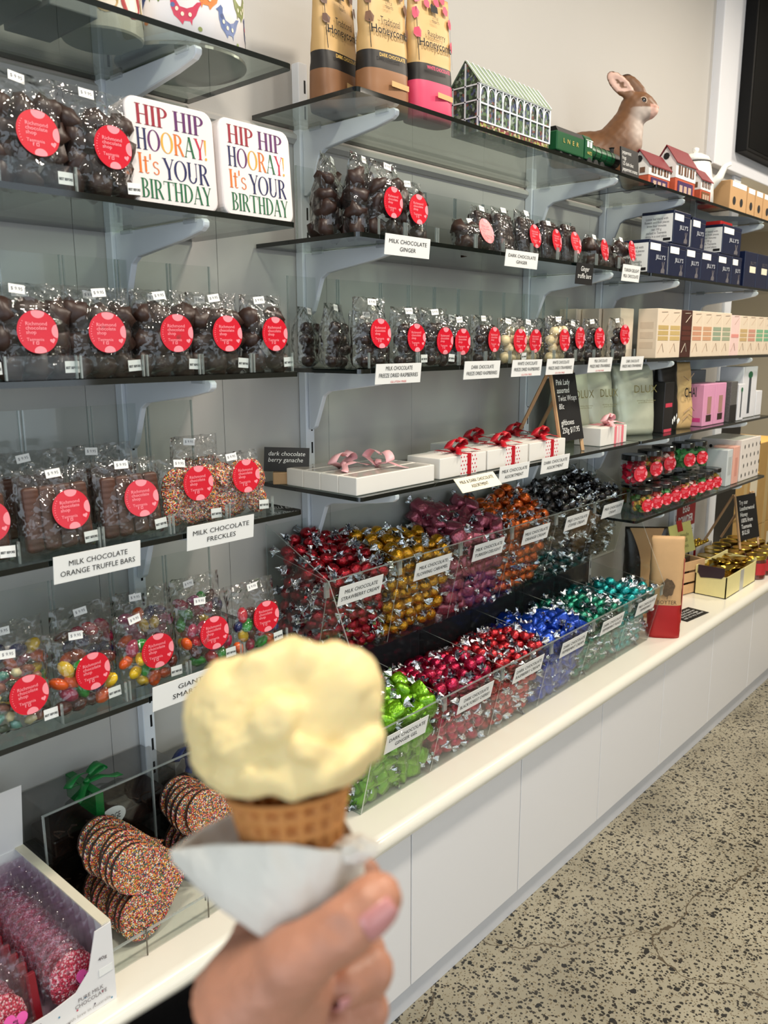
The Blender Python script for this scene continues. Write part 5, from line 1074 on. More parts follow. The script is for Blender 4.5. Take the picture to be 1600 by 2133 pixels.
carton_box('peach_carton', 'slim peach carton between the grey one and the bee box', 'box', 1.995, 2.06, -.28, -.20, ZR5, .146, mat('peach_carton_m', (232, 176, 158), .45), extra=(('printed_band', 'f', .3, .7, .2, .7, mat('peach_print', (214, 150, 134), .5)),))
t = carton_box('bee_box', 'white box printed with small dark bees at the end of the fifth shelf', 'box', 2.075, 2.30, -.28, -.12, ZR5, .165, mat('bee_white', (232, 224, 216), .5))
for i in range(5):
    for j in range(4): obj('bee_print', MB().add([(.022+i*.045+(j % 2)*.018+.005*math.cos(a), -.0007, .022+j*.038+.009*math.sin(a)) for a in np.linspace(0, 2*PI, 8)[:-1]], [tuple(range(7))]).mesh('bee_print', M_ink, recalc=False), t)
for j in range(4): obj('bee_print', MB().add([(-.0007, .03+.03*j+.007*math.cos(a), .03+.035*j+.007*math.sin(a)) for a in np.linspace(0, 2*PI, 8)[:-1]], [tuple(range(7))]).mesh('bee_print', M_ink, recalc=False), t)
# ================================================================== right end of the bench
ZB = BT+.0004
t = thing('kraft_coffee_bag', 'tall kraft paper bag with a red base standing at the end of the sweets stand', 'bag', (1.330, -.318, ZB), (0, 0, -.98))
obj('bag', pouch_mesh('bag', .108, .345, .068, [mat('bag_red', (172, 22, 24), .5, bump=.2, bscale=30), mat('bag_kraft', (206, 166, 118), .65, bump=.2, bscale=30, var=.06)], [(.32, 0), (1, 1)], 3.3), t)
obj('tree_print', MB().add([(.022*math.cos(a)*(1+.1*math.sin(5*a)), -.0385, .178+.030*math.sin(a)*(1+.1*math.cos(7*a))) for a in np.linspace(0, 2*PI, 25)[:-1]], [tuple(range(24))]).mesh('tree_print', mat('sepia_ink', (96, 76, 54), .6, var=.6, scale=120), recalc=False), t)
obj('trunk_print', MB().box(-.0012, .0012, -.0385, -.0380, .138, .150).mesh('trunk_print', mat('sepia_ink', (96, 76, 54), .6)), t)
lettering(t, ['BOYTER'], (0, -.0385, .128), .062, .013, mat('sepia_dark', (70, 54, 40), .6))
obj('side_strip', MB().box(.0535, .0552, -.010, .010, .05, .27).mesh('side_strip', mat('bag_coral', (212, 110, 96), .5)), t)
t = thing('leaf_tea_bag', 'black bag with a kraft stripe down its front behind the sweets stand', 'bag', (1.500, -.165, ZB), (0, 0, -.9))
obj('bag', pouch_mesh('bag', .150, .325, .085, [mat('dark_leaf_film', (46, 40, 36), .3, var=.6, scale=160, bump=.2)], [(1, 0)], 6.1), t)
def yfb(v): return -.0425*((1-v)**.55 if v > .25 else .75**.55)/(.75**.55)-.0045
kp = MB(); N = 16
for j in range(N+1):
    v = j/N*.99; hw = .022+.040*max(0, (v-.62)/.38)**1.5+.012*max(0, .3-v)
    for sx in (-1, 1): kp.v.append((sx*hw, yfb(v), v*.325))
kp.f = [(2*j, 2*j+1, 2*j+3, 2*j+2) for j in range(N)]; kp.mi = [0]*N
obj('kraft_stripe', kp.mesh('kraft_stripe', M_kraft, smooth=True, recalc=False), t)
card('menu_card', 'black chalk card lying flat on the bench beside the tall kraft bag', 'card', (1.600, -.297, BT+.0018), (0, 0, -.12), .155, .082, M_board, [(['Locally made', 'bottled sauces', 'and hot fudge', 'ask to try some'], 0, 0, .13, .060, M_chalk, dict(shear=.15))])
t = thing('gold_coin_box', 'cream box with a dark window, heaped with gold coins', 'box', (1.872, -.334, ZB)); M_lem = mat('lemon_box', (234, 222, 158), .5, var=.05)
obj('box', MB().box(0, .335, 0, .004, 0, .085).box(0, .335, .118, .122, 0, .115).box(0, .004, 0, .122, 0, .085).box(.331, .335, 0, .122, 0, .10).box(0, .335, 0, .122, 0, .003).mesh('box', M_lem), t)
obj('dark_window', MB().prism([(.010, .120), (.112, .120), (.112, .090), (.10, .070), (.06, .075), (.02, .078), (.010, .09)], 'x', -.003, -.0004).mesh('dark_window', mat('deep_plum', (52, 34, 44), .4)), t)
obj('tape', MB().box(.15, .19, -.0008, -.0001, .0, .085).mesh('tape', clear('clear_tape', (.95, .95, .95), 1, .1, haze=.4)), t)
M_goldf = mat('gold_foil', (214, 176, 62), .22, metal=1, var=.2, bump=.4, bscale=120)
coin = MB().lathe([(.001, .003), (.0165, .003), (.019, .0015), (.0165, 0), (.001, 0)], 18).mesh('gold_coin', M_goldf)
rc = random.Random(5); k = 0
for i in range(11):
    for j in range(5):
        obj('gold_coin', coin, None, (1.895+i*.0285+rc.uniform(-.006, .006), -.316+j*.0225+rc.uniform(-.004, .004), BT+.092+.010*math.sin(i*.9+j)+rc.uniform(0, .01)), (rc.uniform(-.5, .5), rc.uniform(-.5, .5), 0), label='gold foil chocolate coin heaped in the cream box', cat='coin', group='gold foil coins in the cream box'); k += 1
obj('coin_layer', MB().box(1.878, 2.200, -.328, -.218, BT+.004, BT+.082).mesh('coin_layer', M_goldf), None, label='gold coins filling the cream box below the top ones', cat='coins', kind='stuff')
M_glid = mat('gold_lid', (198, 168, 70), .22, metal=1, var=.06)
def lid_jar(x, y, label, z=ZB):
    t = thing('gold_lid_jar', label, 'jar', (x, y, z), (0, 0, -.4), 'jars with gold lids'); r = .040
    obj('glass', MB().lathe([(r*.92, .0), (r, .004), (r, .075), (r*.9, .085)], 22).mesh('glass', mat('amber_jam', (92, 34, 22), .12, coat=.8, var=.3)), t); obj('lid', MB().lathe([(r*.97, .084), (r*1.0, .086), (r*1.0, .098), (r*.96, .100), (r*.90, .0985), (.001, .0985)], 26).mesh('lid', M_glid), t)
    obj('paper_label', MB().grid(lambda u, v: ((r+.0006)*math.cos(-PI*.9+u*PI*.8), (r+.0006)*math.sin(-PI*.9+u*PI*.8), .02+v*.05), 10, 1).mesh('paper_label', mat('jam_red_label', (188, 40, 44), .5), recalc=False), t)
for i in range(4):
    for j in range(3): lid_jar(2.262+i*.088, -.315+j*.088, 'jar with gold lid, %s from the coin box in %s row' % (ORD[i], ['the front', 'the second', 'the rear'][j]))
for i in range(3): lid_jar(2.03+i*.086, -.165, 'jar with gold lid behind the coin box, %s from left' % ORD[i])
easel(2.30, -.235, ZB+.1012, .145, .205, 'wooden easel blackboard standing on the gold jar lids', ['Try our', 'Leatherwood', 'Honey', '100% from', 'Tasmania', '$12.50'], .115, .150, back=.13, rz=-.2)
# wooden crate with packets, card, cracker tray, red sign
t = thing('wooden_crate', 'small slatted wooden crate behind the tall kraft bag', 'crate', (1.800, -.19, ZB), (0, 0, -.25))
for z in (.004, .050, .096):
    obj('slat', rboxm('slat', 0, .13, 0, .007, z, z+.036, M_wood, .001), t); obj('slat', rboxm('slat', 0, .13, .113, .12, z, z+.036, M_wood, .001), t)
    obj('slat', rboxm('slat', -.007, 0, 0, .12, z, z+.036, M_wood, .001), t); obj('slat', rboxm('slat', .13, .137, 0, .12, z, z+.036, M_wood, .001), t)
for x in (0.001, .12): obj('corner_post', rboxm('corner_post', x, x+.009, .008, .018, .001, .134, M_wood, .001), t)
obj('crate_floor', MB().box(.0, .13, .007, .113, .001, .004).mesh('crate_floor', M_wood), t)
for i in range(3): obj('fudge_packet', rboxm('fudge_packet', 1.822, 1.905, -.175+i*.028, -.152+i*.028, ZB+.006, ZB+.142, mat('dark_packet', (60, 44, 36), .3, var=.3), .003), None, rot=(0, 0, 0), label='dark packet standing in the wooden crate, %s from the front' % ORD[i], cat='packet', group='packets in the crate')
t = card('yellow_card', 'pale yellow card with a red ribbon clip behind the wooden crate', 'card', (1.985, -.105, ZB+.185), (PI/2-.2, -.12, -.35), .125, .125, mat('lemon_card', (226, 218, 130), .55), [(['Handmade', 'in small', 'batches'], 0, -.01, .08, .06, mat('olive_print', (130, 122, 60), .6))], th=.003)
obj('red_ribbon', MB().box(-.016, .012, .03, .075, .0008, .002).mesh('red_ribbon', mat('clip_red', (190, 44, 34), .5)), t)
obj('card_stand', MB().box(1.93, 2.04, -.10, -.05, ZB, ZB+.118).mesh('card_stand', M_wood, bevel=.002), None, label='wooden block carrying the yellow card', cat='block')
card('black_card', 'dark card with red clip leaning behind the kraft bag', 'card', (1.72, -.06, ZB+.165), (PI/2-.15, -.1, -.3), .12, .11, M_blk, [], th=.003)
obj('card_stand', MB().box(1.665, 1.775, -.052, -.012, ZB, ZB+.12).mesh('card_stand', M_wood, bevel=.002), None, label='wooden block carrying the dark card', cat='block')
t = thing('cracker_tray', 'pale wooden tray of small gold wrapped sweets near the wall', 'tray', (2.12, -.085, ZB+.055), (0, 0, 0)); obj('tray', MB().box(0, .26, 0, .005, 0, .045).box(0, .26, .07, .075, 0, .045).box(0, .005, 0, .075, 0, .045).box(.255, .26, 0, .075, 0, .045).box(0, .26, 0, .075, 0, .003).mesh('tray', M_gift), t)
obj('red_band', MB().box(.05, .075, -.001, .076, .0, .0462).mesh('red_band', mat('band_red', (150, 20, 26), .5)), t)
obj('tray_plinth', MB().box(2.13, 2.37, -.082, -.014, ZB, ZB+.0545).mesh('tray_plinth', M_wood), None, label='low wooden plinth under the tray of gold sweets', cat='plinth')
for i in range(16): obj('gold_sweet', lump_mesh('gold_sweet', .012, M_goldf, i, (1.2, .8, .8), .3, 1) if i < 2 else bpy.data.meshes['gold_sweet'], None, (2.138+(i % 8)*.0325, -.068+.036*(i//8), ZB+.098+rc.uniform(0, .006)), (rc.uniform(0, 3), rc.uniform(0, 3), 0), label='small gold wrapped sweet in the pale tray by the wall', cat='sweet', group='gold wrapped sweets in the pale tray')
t = thing('red_sign', 'dark red paper sign with white lettering on the wall below the jars', 'sign', (2.145, -.0092, .52)); M_rs = mat('sign_red', (150, 16, 32), .5)
obj('red_sheet', MB().prism([(0, 0), (.21, 0), (.21, .26), (.19, .285), (.02, .285), (0, .26)], 'y', -.0012, 0).mesh('red_sheet', M_rs), t); obj('white_band', MB().box(.0, .21, -.0018, -.0012, .06, .155).mesh('white_band', M_card), t)
lettering(t, ['EGG', 'POWDER'], (.105, -.0016, .215), .16, .085, M_card, bold=.02); lettering(t, ['FREE RANGE', 'SOLD HERE'], (.105, -.0022, .108), .17, .06, mat('ink_grey', (70, 60, 60), .6), bold=.01)

# ================================================================== left end of the bench
M_clearbox = clear('clear_box', (.80, .80, .80), 1.6, .03)
for i, (z0, z1, x0) in enumerate(((ZB, ZB+.094, -.725), (ZB+.0945, ZB+.190, -.705))):
    t = thing('chocolate_gift_box', 'clear box of dark chocolates, %s' % ['at the bottom of the pair', 'on top, tied with a green ribbon'][i], 'box', (x0, -.118, z0), group='clear gift boxes behind the hearts')
    w, d, h = .25, .105, z1-z0-.0006
    obj('clear_shell', MB().box(0, w, 0, d, 0, h).mesh('clear_shell', M_clearbox), t)
    obj('chocolate_slab', rboxm('chocolate_slab', .008, w-.008, .008, d-.008, .004, h*.38, M_dark, .004), t)
    for a in range(9): obj('wood_shaving', MB().tube([(.02+a*.024+.008*math.sin(q*2), .010+.006*math.cos(q*3+a), h*.42+.012*math.sin(q+a)) for q in np.linspace(0, 3, 7)], .0016, 4).mesh('wood_shaving', mat('dark_straw', (74, 52, 40), .6)), t)
    e = obj('oval_label', MB().add([(.115+.026*math.cos(a), -.0012, h*.42+.019*math.sin(a)) for a in np.linspace(0, 2*PI, 25)[:-1]], [tuple(range(24))]).mesh('oval_label', M_card, recalc=False), t); lettering(e, ['FUDGE'], (.115, -.0018, h*.42), .030, .012, mat('brown_ink', (60, 50, 46), .5))
    if i: obj('ribbon', MB().box(.085, .100, -.0016, d+.001, h*.55, h+.0014).mesh('ribbon', mat('green_ribbon', (14, 116, 50), .4)), t); bow(t, (.092, .04, h+.001), mat('green_ribbon', (14, 116, 50), .4), 1.15, .3)
t = thing('blue_gift_box', 'clear chocolate box with a dark blue ribbon behind the scoop', 'box', (-.44, -.115, ZB)); obj('clear_shell', MB().box(0, .20, 0, .10, 0, .155).mesh('clear_shell', M_clearbox), t); obj('chocolate_slab', rboxm('chocolate_slab', .008, .19, .008, .09, .004, .10, M_dark, .004), t); bow(t, (.04, .04, .156), mat('blue_ribbon', (28, 40, 92), .4), 1.2, .5)
# acrylic rack for hearts
t = thing('heart_rack', 'clear acrylic rack with wire clips holding the sprinkle hearts', 'rack', (0, 0, 0)); HX0, HX1 = -.722, -.300
obj('back_plate', MB().box(HX0, HX1, -.133, -.1305, BT+.003, .700).mesh('back_plate', M_acr), t); obj('back_rim', MB().box(HX0, HX1, -.1335, -.130, .6995, .702).mesh('back_rim', M_acre), t)
obj('base', MB().box(HX0, HX1, -.318, -.1335, BT+.0006, BT+.003).mesh('base', M_acr), t); obj('front_lip', MB().box(HX0, HX1, -.318, -.3155, BT+.003, BT+.042).mesh('front_lip', M_acr), t); obj('front_rim', MB().box(HX0, HX1, -.3185, -.315, BT+.041, BT+.044).mesh('front_rim', M_acre), t)
obj('end_edge', MB().box(HX0, HX0+.003, -.1335, -.130, BT+.003, .700).mesh('end_edge', M_acre), t); obj('middle_edge', MB().box(-.515, -.512, -.1345, -.130, BT+.003, .700).mesh('middle_edge', M_acre), t)
for x in (-.655, -.535, -.43): obj('wire_clip', MB().tube([(x, -.320, BT+.001), (x, -.3205, BT+.048), (x, -.313, BT+.048), (x, -.313, BT+.03)], .0014, 6).mesh('wire_clip', mat('steel_wire', (120, 118, 112), .3, metal=1)), t)
hp = heart_poly(.164, 0, 0, PI/2, 40); hz = min(p[1] for p in hp); hx = (min(p[0] for p in hp)+max(p[0] for p in hp))/2
def heart_me():
    c = [(p[0]-hx, p[1]-hz) for p in hp]; cy = sum(p[1] for p in c)/40
    b = MB(); n = 40; L = []
    for s, y in ((.965, -.0065), (1, -.003), (1, .003), (.96, .0055)): L += [(p[0]*s, y, cy+(p[1]-cy)*s) for p in c]
    b.add(L, [(j*n+i, j*n+(i+1) % n, (j+1)*n+(i+1) % n, (j+1)*n+i) for j in range(3) for i in range(n)]); b.add(L, [tuple(range(n))], 0); b.add(L, [tuple(3*n+i for i in range(n))], 1)
    for j in range(3): pass
    me = b.mesh('sprinkle_coat', [M_sprinkle, M_choc], weld=True); 
    for p in me.polygons:
        if p.center.y > .0045 or (abs(p.normal.y) < .3 and abs(p.center.y) < .0035): p.material_index = 1
    return me
HM = heart_me()
for g, (xc, y0, cnt, dy, nm) in enumerate(((-.603, -.288, 8, .0165, 'left'), (-.432, -.236, 6, .0150, 'right'))):
    for i in range(cnt):
        o = obj('sprinkle_heart', HM, None, (xc-.003*(i % 3)+R.uniform(-.003, .003), y0+i*dy, BT+.0036), (-.16, R.uniform(-.05, .05), R.uniform(-.04, .04)), label='large chocolate heart coated in rainbow sprinkles, %s in the %s stack' % (['at the front', 'second', 'third', 'fourth', 'fifth', 'sixth', 'seventh', 'rearmost'][i], nm), cat='chocolate', group='sprinkle hearts in the %s stack' % nm)
# pink heart packets in their display box
t = thing('display_box', 'white display box of pink heart packets at the left edge of the bench', 'box', (-.735, -.362, ZB)); M_db = mat('display_white', (236, 234, 234), .45, var=.01)
W = .24; D = .285; pf = [(-W, 0), (0, 0), (0, .130), (-.026, .128), (-.040, .070), (-.062, .048), (-.10, .042), (-.140, .042), (-.178, .048), (-.20, .07), (-.214, .128), (-W, .13)]
obj('front_panel', MB().prism(pf, 'y', 0, .0018).mesh('front_panel', M_db), t); obj('side_panel', MB().box(-.0018, 0, .0018, D, 0, .130).mesh('side_panel', M_db), t); obj('side_panel', MB().box(-W, -W+.0018, .0018, D, 0, .130).mesh('side_panel', M_db), t)
obj('side_fold', MB().box(-.014, .0006, .002, D, .130, .1325).mesh('side_fold', mat('fold_cream', (226, 218, 196), .6)), t)
obj('base_panel', MB().box(-W, 0, .0018, D, 0, .0018).mesh('base_panel', M_db), t)
obj('back_flap', MB().box(-W, 0, D-.0018, D, 0, .130).add([(-W, D, .13), (0, D, .13), (0, D+.05-.068, .25), (-W, D+.05-.068, .25), (-W, D+.0018, .13), (0, D+.0018, .13), (0, D+.0018+.05-.068, .25), (-W, D+.0018+.05-.068, .25)], [(0, 1, 2, 3), (4, 5, 6, 7), (1, 5, 6, 2), (0, 4, 7, 3), (3, 2, 6, 7)]).mesh('back_flap', M_db), t)
pink_txt = mat('soft_grey_ink', (120, 112, 116), .6)
lettering(t, ['40g'], (-.018, -.0006, .080), .014, .007, pink_txt, bold=.01); lettering(t, ['PURE MILK', 'CHOCOLATE'], (-.040, -.0006, .030), .050, .015, pink_txt); lettering(t, ['Made with love in Australia'], (-.055, -.0006, .010), .09, .005, mat('faint_grey', (176, 172, 172), .6)); lettering(t, ['MILK', 'SPRINKLE'], (-.150, -.0006, .020), .075, .030, M_ink, bold=.01)
obj('price_tag', pl_me, t, (-.014, -.0008, .058), FACE)
dm = [mat('confetti_%d' % i, c, .5) for i, c in enumerate([(90, 150, 180), (200, 60, 90), (120, 110, 120)])]
for i in range(16): obj('confetti_print', MB().add([(-.008-.0135*i+.0016*math.cos(a), -.0005, .006+((i*37) % 23)*.0014+.0016*math.sin(a)) for a in np.linspace(0, 2*PI, 8)[:-1]], [tuple(range(7))]).mesh('confetti_print', dm[i % 3], recalc=False), t)
hp2 = heart_poly(.034, 0, 0, -.25, 22)
pop = lump_mesh('sprinkle_disc', .040, M_pinksprinkle, 2, (.95, .22, 1.0), .06); flm = film_mesh(.094, .118, .020, 5.5, clear('purple_film', (.95, .90, .94), 1.8, .07, bump=1.0, bscale=30, ior=1.4, bdist=.015, haze=.02, hcol=(.85, .7, .78)), full=.95)
bh = MB().add([(x, -.0135, y) for x, y in hp2], [tuple(range(22))]).mesh('pink_heart', mat('candy_pink', (240, 96, 176), .3, coat=.4), recalc=False)
htx = text_mesh(['40g', 'milk', 'sprinkle'], .016, .013, M_ink, bold=.01)
redc = mat('polka_red', (128, 10, 26), .45)
for c, xc in enumerate((-.048, -.160)):
    for i in range(11):
        p = thing('heart_packet', 'clear packet with pink sprinkle chocolate, %s in the %s column' % (['at the very front', 'second', 'third', 'fourth', 'fifth', 'sixth', 'seventh', 'eighth', 'ninth', 'tenth', 'rearmost'][i], ['right', 'left'][c]), 'packet', (-.735+xc+R.uniform(-.003, .003), -.338+i*.0225-(.006 if c else 0), ZB+.003), (-.22, R.uniform(-.03, .03), R.uniform(-.05, .05)), 'pink sprinkle packets in the display box')
        obj('film', flm, p); obj('sprinkle_disc', pop, p, (0, 0, .045))
        if i < 2: h_ = obj('pink_heart', bh, p, (.014, 0, .040)); obj('lettering', htx, h_, (.0, -.0142, .0), FACE)
for i in range(9): obj('polka_card', rboxm('polka_card', -.014, .0, -.004, .004, 0, .085, redc, .001), None, (-.735-.1, -.335+i*.027, ZB+.0025), (-.2, 0, 0), label='dark red dotted card between the packet columns, %s from the front' % ORD[i], cat='card', group='dark red cards in the display box')
# ================================================================== the hand with the ice cream, held out in front of the shelves
HD = .32                                                 # arm's-length distance of the cone
HO = CAM_POS + (rgt*((600-800)/FPX) + upv*((1066.5-1660)/FPX) + fwd)*HD
HROT = CAM_ROT.to_euler()
def Lp(u, v, z=0.0): return np.array((((u-800)*(HD-z)-(600-800)*HD)/FPX, -((v-1066.5)*(HD-z)-(1660-1066.5)*HD)/FPX, z))
# ---- cone
cone = thing('ice_cream_cone', 'vanilla ice cream scoop in a wafer cone held in front of the sweets', 'ice cream', HO, HROT)
M_cone = mat('wafer', (200, 134, 70), .6, var=.12, scale=90, bump=.2, bscale=400)
ax0, ax1 = Lp(601, 1632), Lp(632, 2040); axd = ax1-ax0; clen = np.linalg.norm(axd); axd = axd/clen
e1 = np.cross(axd, (0, 0, 1)); e1 /= np.linalg.norm(e1); e2 = np.cross(axd, e1)
def cone_pt(u, v):
    r = .0247-.0200*v+.0070*v*v; a = 2*PI*u
    col = (u*20) % 1; row = (v*clen/.0070) % 1
    rec = -.0034 if (.22 < col < .82 and .22 < row < .82 and v > .035) else 0
    if v < .03: r += .0006
    return tuple(ax0+axd*clen*v + (e1*math.cos(a)+e2*math.sin(a))*(r+rec))
obj('wafer_cone', MB().grid(cone_pt, 200, 110).add([cone_pt(i/40, 1) for i in range(40)], [tuple(range(40))]).mesh('wafer_cone', M_cone, smooth=True, weld=True), cone)
# ---- scoop
def scoop_sdf(P):
    d = sd_ell(P, Lp(592, 1500, 0), (.0300, .0225, .030))
    for (u, v, z), r in (((700, 1447, .006), .0180), ((702, 1500, .006), .0165), ((487, 1475, .010), .0165), ((455, 1520, .006), .0125), ((448, 1568, .006), .0090), ((605, 1405, .006), .0125), ((640, 1378, .012), .0075), ((738, 1405, .004), .0095), ((540, 1405, .014), .0085), ((462, 1408, .006), .0065), ((612, 1356, .004), .0048), ((585, 1372, .010), .0055), ((690, 1372, .006), .0070), ((500, 1400, .004), .0060), ((500, 1545, .022), .0105), ((575, 1500, .026), .0095), ((620, 1560, .022), .0100), ((430, 1470, .002), .0075)):
        d = smin(d, np.linalg.norm(P-Lp(u, v, z), axis=1)-r, .0040)
    pts = [(440, 1590, .014), (480, 1615, .022), (540, 1622, .027), (610, 1622, .028), (670, 1610, .026), (720, 1590, .022), (765, 1555, .014)]
    for p, q in zip(pts[:-1], pts[1:]): d = smin(d, sd_cone(P, Lp(*p), Lp(*q), .0062, .0062), .004)
    pts = [(630, 1560, .033), (680, 1575, .031), (710, 1590, .029), (745, 1560, .024), (785, 1535, .014)]
    for p, q in zip(pts[:-1], pts[1:]): d = smin(d, sd_cone(P, Lp(*p), Lp(*q), .0042, .0042), .0025)
    pts = [(440, 1590, -.014), (520, 1618, -.028), (640, 1615, -.028), (740, 1585, -.018)]
    for p, q in zip(pts[:-1], pts[1:]): d = smin(d, sd_cone(P, Lp(*p), Lp(*q), .007, .007), .005)
    for pts in ([(628, 1395, .034), (640, 1470, .0385), (668, 1535, .037)], [(650, 1545, .040), (700, 1555, .036), (760, 1520, .026)], [(555, 1450, .037), (560, 1520, .040), (590, 1560, .040)], [(520, 1400, .026), (505, 1440, .032)], [(690, 1580, .035), (715, 1560, .034)]):
        for p, q in zip(pts[:-1], pts[1:]): d = -smin(-d, sd_cone(P, Lp(*p), Lp(*q), .0052, .0052), .003)
    return d
M_ice = mat('vanilla_ice_cream', (240, 216, 156), .55, var=.05, scale=60, sss=.25)
me = surface_net('scoop', scoop_sdf, (-.052, -.012, -.048), (.052, .072, .052), .0013, M_ice)
NRM = [Vector(v.normal) for v in me.vertices]
for v, n in zip(me.vertices, NRM):
    p = v.co.copy(); k = max(0, 1-((p.x+.018)**2+(p.y-.028)**2)/.0006)
    v.co = p + n*(.0016*noise.noise(p*110) + .0009*noise.noise(p*420)*(.35+1.2*k) + .0008*k*noise.noise(p*700))
me.update(); obj('scoop', me, cone, label='pale yellow ice cream scoop')
# ---- paper napkin
nap = thing('napkin', 'white paper napkin wrapped round the wafer cone', 'napkin', HO, HROT)
top = [(355, 1772, .0), (400, 1764, .010), (470, 1758, .018), (560, 1757, .0225), (640, 1764, .0225), (705, 1772, .0175), (752, 1792, .006)]
bot = [(362, 1796, .0), (415, 1850, .010), (470, 1898, .017), (545, 1950, .0215), (625, 1962, .0205), (700, 1925, .0165), (760, 1858, .006)]
def napf(sg):
    def f(u, v):
        x = u*(len(top)-1); i = min(int(x), len(top)-2); t_ = x-i; t_ = t_*t_*(3-2*t_)*.4+t_*.6
        a = Lp(*top[i])*(1-t_)+Lp(*top[i+1])*t_; b = Lp(*bot[i])*(1-t_)+Lp(*bot[i+1])*t_
        p = a*(1-v)+b*v; w = .0007*noise.noise(Vector(p*240)) + .0034*noise.noise(Vector((p[0]*75+p[1]*40, p[1]*25, 3)))*math.sin(PI*min(1, u*1.2))
        p = p.copy(); p[2] = sg*(p[2] + .003*math.sin(PI*v)*math.sin(PI*u)) + w; return tuple(p)
    return f
M_nap = mat('napkin_paper', (232, 226, 214), .85, var=.02, scale=60, bump=.25, bscale=350)
o = obj('sheet', MB().grid(napf(1), 60, 26).grid(napf(-1), 40, 14).mesh('sheet', M_nap, smooth=True, recalc=False), nap)
sm = o.modifiers.new('thickness', 'SOLIDIFY'); sm.thickness = .0006
b = bmesh.new(); bmesh.ops.create_icosphere(b, subdivisions=5, radius=1)
for v in b.verts:
    n = v.co.copy(); k = 1+.22*noise.noise(n*2.2+Vector((4, 0, 0)))+.16*noise.noise(n*5)+.06*noise.noise(n*11); v.co = Vector((n.x*.0090, n.y*.0046, n.z*.007))*k
cm = bpy.data.meshes.new('crumpled_corner'); b.to_mesh(cm); b.free(); cm.materials.append(M_nap)
for p in cm.polygons: p.use_smooth = True
obj('crumpled_corner', cm, nap, Lp(742, 1769, .011), (0, 0, .12))
# ---- hand
person = thing('person', 'hand of a person in a black sleeve holding the ice cream cone', 'person', HO, HROT)
def chain(P, pts, rs, k=.003):
    d = None
    for i in range(len(pts)-1):
        c = sd_cone(P, pts[i], pts[i+1], rs[i], rs[i+1]); d = c if d is None else smin(d, c, k)
    return d
TH = [Lp(788, 1868, .0245), Lp(770, 1886, .0265), Lp(718, 1932, .0300), Lp(612, 2003, .0300), Lp(520, 2090, .0200)]
FI = [([Lp(563, 1962, -.006), Lp(598, 1885, -.034), Lp(712, 1852, -.036), Lp(754, 1826, -.016)], [.0140, .0108, .0092, .0080]),
      ([Lp(590, 2010, -.012), Lp(655, 1968, -.038), Lp(752, 1985, -.030), Lp(768, 2022, -.006), Lp(722, 2052, .006)], [.0140, .0108, .0100, .0094, .0080]),
      ([Lp(595, 2075, -.012), Lp(660, 2050, -.040), Lp(750, 2070, -.032), Lp(760, 2106, -.008), Lp(712, 2132, .004)], [.0140, .0106, .0098, .0092, .0080]),
      ([Lp(590, 2140, -.010), Lp(655, 2130, -.036), Lp(735, 2150, -.028), Lp(742, 2180, -.008), Lp(700, 2198, .002)], [.0130, .0094, .0086, .0080, .0070])]
def hand_sdf(P):
    palm = chain(P, [Lp(512, 2150, .010), Lp(330, 2310, .026)], [.0250, .0270], .01)
    palm = smin(palm, chain(P, [Lp(505, 2130, .004), Lp(563, 1962, -.006)], [.0200, .0150]), .012)
    palm = smin(palm, chain(P, [Lp(520, 2150, .0), Lp(590, 2010, -.012)], [.0200, .0150]), .012)
    palm = smin(palm, chain(P, [Lp(520, 2160, .0), Lp(595, 2080, -.012)], [.0200, .0150]), .012)
    palm = smin(palm, chain(P, [Lp(525, 2170, .0), Lp(590, 2140, -.010)], [.0190, .0150]), .012)
    palm = smin(palm, sd_ell(P, Lp(575, 2065, .014), (.021, .022, .015)), .012)
    d = smin(palm, chain(P, TH, [.0084, .0092, .0096, .0118, .0180], .004), .009)
    for pts, rs in FI: d = smin(d, chain(P, pts, rs, .0025), .0035)
    for c, r in ((Lp(704, 1950, .0425), .0042), (Lp(690, 1930, .0415), .0036)): d = -smin(-d, np.linalg.norm(P-c, axis=1)-r, .004)
    return d
M_skin = mat('skin', (186, 130, 104), .45, var=.10, scale=110, bump=.15, bscale=500, sss=.12)
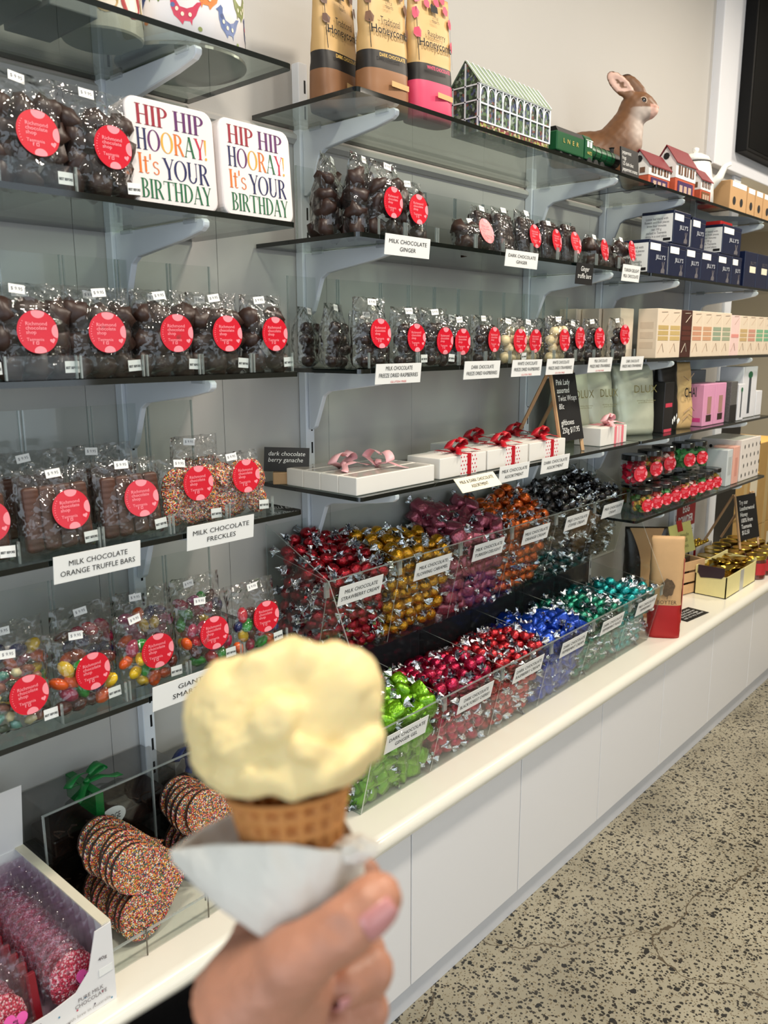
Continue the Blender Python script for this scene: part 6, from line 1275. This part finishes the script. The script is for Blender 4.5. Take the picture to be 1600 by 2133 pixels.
me = surface_net('hand', hand_sdf, (-.085, -.150, -.060), (.062, -.018, .062), .00135, M_skin)
NRM = [Vector(v.normal) for v in me.vertices]
for v, n in zip(me.vertices, NRM):
    p = v.co.copy(); v.co = p+n*(.00025*noise.noise(p*500)+.0004*noise.noise(p*180))
me.update(); obj('hand', me, person, label='bare hand with the thumb in front of the napkin')
# nails
def nail(parent, c, along, out, ln, wd, m):
    along = Vector(along).normalized(); out = Vector(out); out = (out-along*out.dot(along)).normalized(); side = along.cross(out)
    def f(u, v):
        a = (u-.5)*2; bb = (v-.5)*2; r = math.sqrt(max(0, 1-bb**4*.35)); x = a*wd*r*(1-.10*bb); 
        return tuple(Vector(c)+side*x+along*(bb*ln)+out*(.0012-.0026*a*a-.0008*bb*bb))
    o = obj('fingernail', MB().grid(f, 12, 12).mesh('fingernail', m, smooth=True, recalc=False), parent); s_ = o.modifiers.new('thickness', 'SOLIDIFY'); s_.thickness = .0008; return o
M_nail = mat('nail', (196, 132, 128), .25, var=.06, coat=.3)
def on_skin(c, d):
    d = np.array(Vector(d).normalized()); ts = np.linspace(0, .03, 200); f = hand_sdf(np.array(c)[None]+ts[:, None]*d[None]); k = np.argmax(f > 0); return Vector(np.array(c)+d*(ts[k]-.0004))
ta = Vector(TH[0]-TH[2]); dn = (.16, -.26, .95)
nail(person, on_skin(TH[0]*.80+TH[1]*.20, dn), ta, dn, .0068, .0060, M_nail)
for k in (1, 2):
    pts = FI[k][0]; dn = (-.05, -.45, .9); nail(person, on_skin(pts[-1], dn), Vector(pts[-1]-pts[-2]), dn, .0045, .0042, M_nail)
# sleeve
sl = MB(); a = Vector(Lp(508, 2174, .012)); bdir = (Vector(Lp(330, 2310, .026))-a).normalized()
pts = [a+bdir*t_ for t_ in (0, .006, .012, .03, .06, .10)]
sl.tube(pts, [.0275, .0290, .0292, .0305, .032, .034], 32)
obj('sleeve', sl.mesh('sleeve', mat('black_knit', (4, 4, 5), .95, spec=.05, var=.3, scale=300, bump=.6, bscale=500), smooth=True), person, label='black sleeve cuff')
